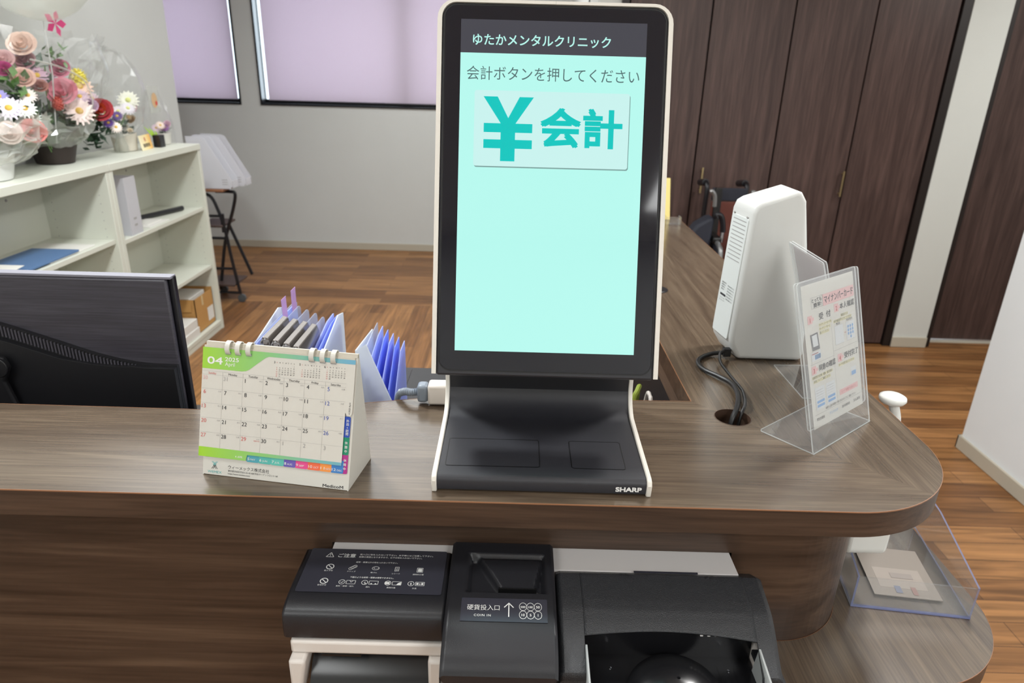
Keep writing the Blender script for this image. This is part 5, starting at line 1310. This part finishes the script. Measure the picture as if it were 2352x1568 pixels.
L_ = [0]
for a_, b_ in zip(pts_v, pts_v[1:]): L_.append(L_[-1] + math.hypot(b_[0] - a_[0], b_[1] - a_[1]))
k = 0; dist = .004
nslit = 0
while dist < L_[-1] and nslit < 60:
    while L_[k + 1] < dist: k += 1
    t_ = (dist - L_[k]) / (L_[k + 1] - L_[k]); x = pts_v[k][0] + (pts_v[k + 1][0] - pts_v[k][0]) * t_; z = pts_v[k][1] + (pts_v[k + 1][1] - pts_v[k][1]) * t_
    hh = .017 * min(1, (-.640 - x) / .10) + .002
    vent.box(x - .0013, MY - .0205, z - hh - .002, x + .0013, MY - .0178, z - .002); dist += .0060; nslit += 1
vo = vent.build('vent_grille', plain('vent_rib', '#45434b', .4), mo, smooth=0); vo['kind'] = 'stuff'
MB().prism([(x, z - .0015) for x, z in pts_v] + [(x, z - .0015 - .017 * min(1, max(.05, (-.640 - x) / .10)) - .001) for x, z in pts_v[::-1]], 'y', MY - .0183, MY - .0181).build('vent_recess', 'rubber', mo, smooth=0)
# wall-mount arm at the lower left
MB().lathe([(.006, -.005), (.018, -.004), (.018, .004), (.006, .005)], (-.872, MY - .045, 1.012), 18, axis='y').build('arm_knuckle', 'kmatte', mo, bevel=.001)
q = MB(); q.prism([(-1.00, .985), (-.93, 1.005), (-.885, 1.028), (-.862, 1.030), (-.855, 1.010), (-.868, .985), (-.855, .93), (-.83, MZ0), (-.93, MZ0), (-.97, .93)], 'y', MY - .046, MY - .034); q.build('arm_bracket', 'kmatte', mo, bevel=.004)
MB().lathe([(.005, -.003), (.005, .003)], (-.884, MY - .048, 1.003), 12, axis='y').build('bolt', 'steel', mo)
MB().box(-.93, MY - .03, .735, -.83, MY + .02, MZ0 + .04).build('stand_neck', 'kmatte', mo, bevel=.006)
MB().box(-1.01, MY - .09, .7205, -.75, MY + .10, .735).build('stand_foot', 'kmatte', mo, bevel=.004)

# ================================================================== document stands behind the calendar
dz = .72
d1 = thing('document_stand', 'pale translucent document stand full of clipboards and blue folders behind the calendar', 'document stand', (-.40, 1.15, dz))
def sheet(x, y0, y1, z0, z1, zc, mat, nm, par, t=.0022, lean=0., top=None):
    """upright sheet in a plane x = const; near corner cut down to zc"""
    pl_ = top or [(y0, z0), (y1, z0), (y1, z1), (y0 + (y1 - y0) * .45, z1), (y0, zc)]
    q = MB(); q.prism(pl_, 'x', x - t / 2, x + t / 2)
    q.v = [(a_ + lean * (c_ - z0), b_, c_) for a_, b_, c_ in q.v]
    return q.build(nm, mat, par, smooth=0)
sheet(-.333, 1.045, 1.262, dz, 1.058, .99, 'pp', 'side_panel', d1, top=[(1.045, dz), (1.262, dz), (1.262, 1.054), (1.225, 1.062), (1.03, 1.012), (1.03, dz)])
sheet(-.462, 1.045, 1.330, dz, 1.052, .99, 'pp', 'side_panel', d1, top=[(1.09, dz), (1.315, dz), (1.315, 1.045), (1.27, 1.058), (1.10, 1.03), (1.09, .95)])
MB().box(-.462, 1.045, dz, -.333, 1.30, dz + .003).build('base', 'pp', d1)
for i, (x, zt) in enumerate(((-.452, 1.048), (-.4435, 1.052))):
    tag(sheet(x, 1.075, 1.325, dz + .004, zt, 1.03, ('ppw', 'ppblue')[i], 'plastic_folder', None, top=[(1.075, dz + .004), (1.325, dz + .004), (1.325, zt), (1.10, zt), (1.075, zt - .02)]), ('clear folder at the left of the document stand', 'blue folder with lilac tabs in the document stand')[i], 'folder', 'folders in the document stand')
fld = [o for o in bpy.data.objects if o.name.startswith('plastic_folder')]
for y0, y1, lf_ in ((1.235, 1.262, -.008), (1.290, 1.318, -.004)):
    q = MB(); q.slab((-.4412, y0, 1.040), (-.4412, y1, 1.040), (-.4412 + .002, y1 + lf_, 1.088), (-.4412 + .002, y0 + lf_, 1.088), .0004)
    o = q.build('sticky_tab', 'sticky', fld[1], smooth=0)
CLIPL = ('clear clipboard leftmost in the document stand', 'clear clipboard second from the left in the document stand', 'clear clipboard second from the right in the document stand', 'clear clipboard rightmost in the document stand')
for i, x in enumerate((-.426, -.404, -.382, -.362)):
    yb_, yf_ = 1.294 - i * .020, 1.075 - i * .012
    r = thing('clipboard', CLIPL[i], 'clipboard', (x, 1.18, dz + .004), 'clipboards in the document stand')
    q = MB(); q.prism([(yf_, dz + .004), (yb_, dz + .004)] + arc(yb_ - .012, 1.046, .012, 0, 90, 4) + arc(yf_ + .012, 1.046, .012, 90, 180, 4), 'x', x - .001, x + .001); q.build('board', 'ppw', r, smooth=0)
    q = MB(); q.box(x + .0014, yf_ + .012, dz + .02, x + .0030, yb_ - .03, 1.030); q.build('form', 'paper', r)
    q = MB(); ya_, yz_ = yf_ + .010, yf_ + .120
    q.prism([(x - .0035, 1.044), (x + .011, 1.030), (x + .012, 1.052), (x + .008, 1.066), (x - .001, 1.069), (x - .004, 1.062)], 'y', ya_, yz_); q.build('clip', plain('smoky_clip', '#7d7874', .2, .6) if i == 0 else bpy.data.materials['smoky_clip'], r, bevel=.0012)
    q = MB(); q.tube([(x + .004, ya_ - .003, 1.060), (x + .004, yz_ + .003, 1.060)], .0042, 10); q.build('clip_roll', 'steel', r)
    q = MB(); q.tube([(x + .004 + .0075 * math.cos(t_ * .5236), ya_ - .0035, 1.058 + .0075 * math.sin(t_ * .5236)) for t_ in range(12)], .0014, 6, closed=True); q.build('clip_spring', 'steel', r)
for i, (x, m_, zt) in enumerate(((-.347, 'ppblue', 1.050), (-.340, 'ppdeep', 1.046))):
    tag(sheet(x, 1.045, 1.255 - i * .01, dz + .004, zt, 1.0, m_, 'plastic_folder', None, top=[(1.04, dz + .004), (1.25, dz + .004), (1.245, zt + .008), (1.20, zt + .008), (1.04, 1.024)]), ('pale blue folder beside the rightmost clipboard', 'deep blue folder against the right side of the document stand')[i], 'folder', 'folders in the document stand')

d2 = thing('document_stand', 'white translucent document stand fanned with blue folders, right behind the calendar', 'document stand', (-.22, 1.10, dz))
q = MB(); q.slab((-.262, 1.050, dz), (-.186, 1.032, dz), (-.186, 1.032, .955), (-.262, 1.050, .955), .002)
q = MB(); q.add([(-.262, 1.058, dz), (-.180, 1.020, dz), (-.197, 1.027, .975), (-.243, 1.050, 1.074), (-.262, 1.060, 1.058)], [(0, 1, 2, 3, 4)]); q.build('front_panel', 'pp', d2, smooth=0, solid=.002)
q = MB(); q.add([(-.262, 1.062, dz), (-.262, 1.200, dz), (-.262, 1.200, 1.045), (-.262, 1.062, 1.058)], [(0, 1, 2, 3)]); q.build('side_panel', 'pp', d2, smooth=0, solid=.002)
MB().box(-.262, 1.062, dz, -.18, 1.20, dz + .003).build('base', 'pp', d2)
LB = ('leftmost', 'second', 'third', 'fourth', 'fifth', 'rightmost')
for i, m_ in enumerate(('ppw', 'ppblue', 'ppdeep', 'ppblue', 'ppdeep', 'ppblue')):
    xt = -.250 + i * .0115; xb_ = -.246 + i * .0095; yn = 1.066 - i * .006
    q = MB(); yt = 1.190 - i * .010; zt = 1.062 - i * .003; zc_ = 1.056 - i * .015
    q.add([(xb_, yn, dz + .004), (xb_, 1.185, dz + .004), (xt, yt, zt), (xt, yt - .045, zt - .002), (xb_ + (xt - xb_) * .6, yn, zc_)], [(0, 1, 2, 3, 4)])
    tag(q.build('plastic_folder', m_, smooth=0, solid=.0016), ('clear folder leftmost in the fanned document stand' if i == 0 else '%s blue folder %sin the fanned document stand' % (LB[i], '' if i == 5 else 'from the left ')), 'folder', 'folders in the fanned stand')

# ================================================================== office chair behind the kiosk
oc = thing('office_chair', 'black office chair almost hidden behind the kiosk', 'chair', (.05, 2.0, 0))
q = MB()
vs = []; nu, nv = 10, 8
for j in range(nv + 1):
    for i in range(nu + 1):
        u = i / nu * 2 - 1; v = j / nv
        wd = .195 + .050 * math.exp(-((v - .88) / .13) ** 2)
        vs.append((.0 + u * wd, 2.10 + .05 * (1 - u * u) - .06 * v, .58 + v * .50 - .03 * u * u * v))
q.add(vs, [(j * (nu + 1) + i, j * (nu + 1) + i + 1, (j + 1) * (nu + 1) + i + 1, (j + 1) * (nu + 1) + i) for j in range(nv) for i in range(nu)])
q.build('backrest', 'rubber', oc, solid=.04, subsurf=1)
q = MB(); q.prism(rrect(-.19, 1.72, .24, 2.14, .08), 'z', .44, .52); q.build('seat', 'rubber', oc, bevel=.02, seg=3)
for x0, x1 in ((-.175, -.16), (.235, .22)):
    MB().tube(smooth_path([(x1, 2.00, .50), (x0, 1.98, .60), (x0, 1.98, .70)], 6), .014, 10).build('arm_post', 'rubber', oc)
    MB().prism(rrect(x0 - .025, 1.86, x0 + .025, 2.08, .02), 'z', .70, .73).build('armrest', 'rubber', oc, bevel=.008)
MB().lathe([(.03, .06), (.03, .44)], (.01, 1.95, 0), 14).build('gas_column', 'rubber', oc)
MB().tube([(.01, 2.13, .50), (.01, 2.16, .62)], .02, 8).build('back_post', 'rubber', oc)
for i in range(5):
    a = i * 2 * PI / 5; e_ = (.01 + .28 * math.cos(a), 1.95 + .28 * math.sin(a), .075)
    b_ = MB().tube([(.01, 1.95, .10), e_], [.022, .014], 8).build('base_spoke', 'rubber', oc)
    MB().lathe([(.01, -.02), (.03, -.018), (.03, .018), (.01, .02)], (e_[0], e_[1], .031), 12, axis='x').build('caster', 'rubber', b_)

# ================================================================== folded wheelchair in front of the closet
wc = thing('wheelchair', 'folded black wheelchair with rust red fabric parked in front of the closet', 'wheelchair', (1.12, 3.55, 0))
for s, x in ((-1, 1.005), (1, 1.215)):
    q = MB(); q.tube([(x + s * .035, 3.60 + .29 * math.cos(2 * PI * i / 28), .29 + .29 * math.sin(2 * PI * i / 28)) for i in range(28)], .016, 8, closed=True)
    wl = q.build('wheel', 'rubber', wc)
    q = MB(); q.tube([(x + s * .055, 3.60 + .25 * math.cos(2 * PI * i / 28), .29 + .25 * math.sin(2 * PI * i / 28)) for i in range(28)], .007, 8, closed=True); q.build('hand_rim', 'steel', wl)
    q = MB(); q.lathe([(.03, -.02), (.03, .02)], (x + s * .035, 3.60, .29), 12, axis='x')
    for i in range(12):
        a = i * PI / 6; q.tube([(x + s * .035, 3.60, .29), (x + s * .035, 3.60 + .28 * math.cos(a), .29 + .28 * math.sin(a))], .002, 5)
    q.build('spokes', 'steel', wl)
    q = MB(); q.tube(smooth_path([(x, 3.66, .30), (x, 3.655, .80), (x, 3.65, .93), (x, 3.66, .975), (x, 3.70, .985), (x, 3.78, .97)], 5), .012, 10); q.build('back_tube', 'black', wc)
    q = MB(); q.tube([(x, 3.69, .984), (x, 3.80, .967)], .018, 12); q.build('push_handle', 'black', wc)
    q = MB(); q.tube(smooth_path([(x - .025, 3.50, .965), (x - .012, 3.50, .966), (x + .004, 3.50, .94), (x + .008, 3.50, .89)], 5), .011, 10); q.build('grip_guard', 'grey_grip', wc)
    q = MB(); q.tube(smooth_path([(x, 3.655, .72), (x, 3.45, .74), (x, 3.30, .73), (x, 3.26, .66), (x, 3.26, .30), (x, 3.18, .12)], 6), .012, 10); q.build('side_frame', 'grey_grip', wc)
    q = MB(); q.box(x - .022, 3.34, .735, x + .022, 3.56, .765); q.build('armrest', 'rubber', wc, bevel=.008)
    q = MB(); q.box(x - .006, 3.32, .48, x + .006, 3.60, .72); q.build('side_guard', 'navy', wc, bevel=.003)
    q = MB(); q.lathe([(.008, -.012), (.062, -.011), (.066, 0), (.062, .011), (.008, .012)], (x, 3.22, .067), 18, axis='x'); q.build('caster', 'rubber', wc)
    q = MB(); q.slab((x - .05, 3.06, .12), (x + .05, 3.06, .12), (x + .05, 3.16, .14), (x - .05, 3.16, .14), .012); q.build('footrest', 'rubber', wc)
q = MB(); q.slab((1.03, 3.62, .90), (1.21, 3.62, .90), (1.21, 3.62, .965), (1.03, 3.62, .965), .02); q.build('back_band', 'navy', wc, bevel=.004)
q = MB(); q.slab((1.03, 3.615, .52), (1.20, 3.615, .52), (1.20, 3.615, .895), (1.03, 3.615, .895), .016); q.build('backrest', 'seatred', wc, bevel=.004)
q = MB(); q.slab((1.030, 3.56, .50), (1.068, 3.56, .50), (1.062, 3.56, .975), (1.028, 3.56, .975), .02); q.build('strap', 'rubber', wc, bevel=.003)
q = MB(); q.box(1.02, 3.30, .47, 1.20, 3.60, .50); q.build('seat', 'navy', wc, bevel=.006)
# brake lever and bag hanging on the near arm
q = MB(); q.tube(smooth_path([(.992, 3.36, .86), (.985, 3.36, .875), (1.01, 3.36, .87), (1.025, 3.36, .83), (1.03, 3.36, .79)], 5), .014, 10); q.build('brake_lever', 'black', wc)
q = MB(); q.tube([(1.028, 3.355, .79), (1.026, 3.355, .74)], .010, 10); q.build('lever_tip', 'steel', wc)
q = MB(); q.prism([(.86, .60), (.97, .60), (.985, .86), (.955, .855), (.90, .82), (.86, .76)], 'y', 3.36, 3.46); q.build('side_bag', 'navy', wc, bevel=.015, seg=3)

# things at the far end of the counter leg, peeping out beside the kiosk
q = MB(frame((.548, 2.56, 1.0005), (1, 0, 0), (0, .15, 1))); q.prism([(-.12, 0), (.031, 0), (.022, .15), (-.12, .15)], 'z', 0, .004)
tag(q.build('yellow_sign', 'yellow', smooth=0), 'pale yellow card standing at the far end of the counter arm', 'card')
q = MB(); q.box(.545, 2.46, 1.0003, .60, 2.50, 1.003, 0); q.box(.545, 2.46, 1.003, .60, 2.463, 1.03, 0); q.box(.597, 2.463, 1.003, .60, 2.50, 1.03, 0); q.box(.545, 2.463, 1.003, .548, 2.50, 1.03, 0)
tag(q.build('acrylic_holder', 'acry', smooth=0), 'small clear acrylic holder on the far end of the counter arm', 'holder')

tag(MB().box(.325, 1.06, .0, .500, 2.50, .905).build('under_counter_shade_block', 'kmatte', bevel=.003), 'dark cabinet added as shade under the open right arm of the counter, on the staff side', 'block')  # black box added so the open space under the arm stays dark

q = MB(); q.lathe([(.0305, 0), (.0305, .0015), (.028, .0030), (.001, .0034)], (.358, 1.652, 1.0002), 28)
tag(q.build('cable_hole_cap', 'kblack', smooth=30), 'round black cable hole cap on the counter arm, half behind the kiosk', 'cap')
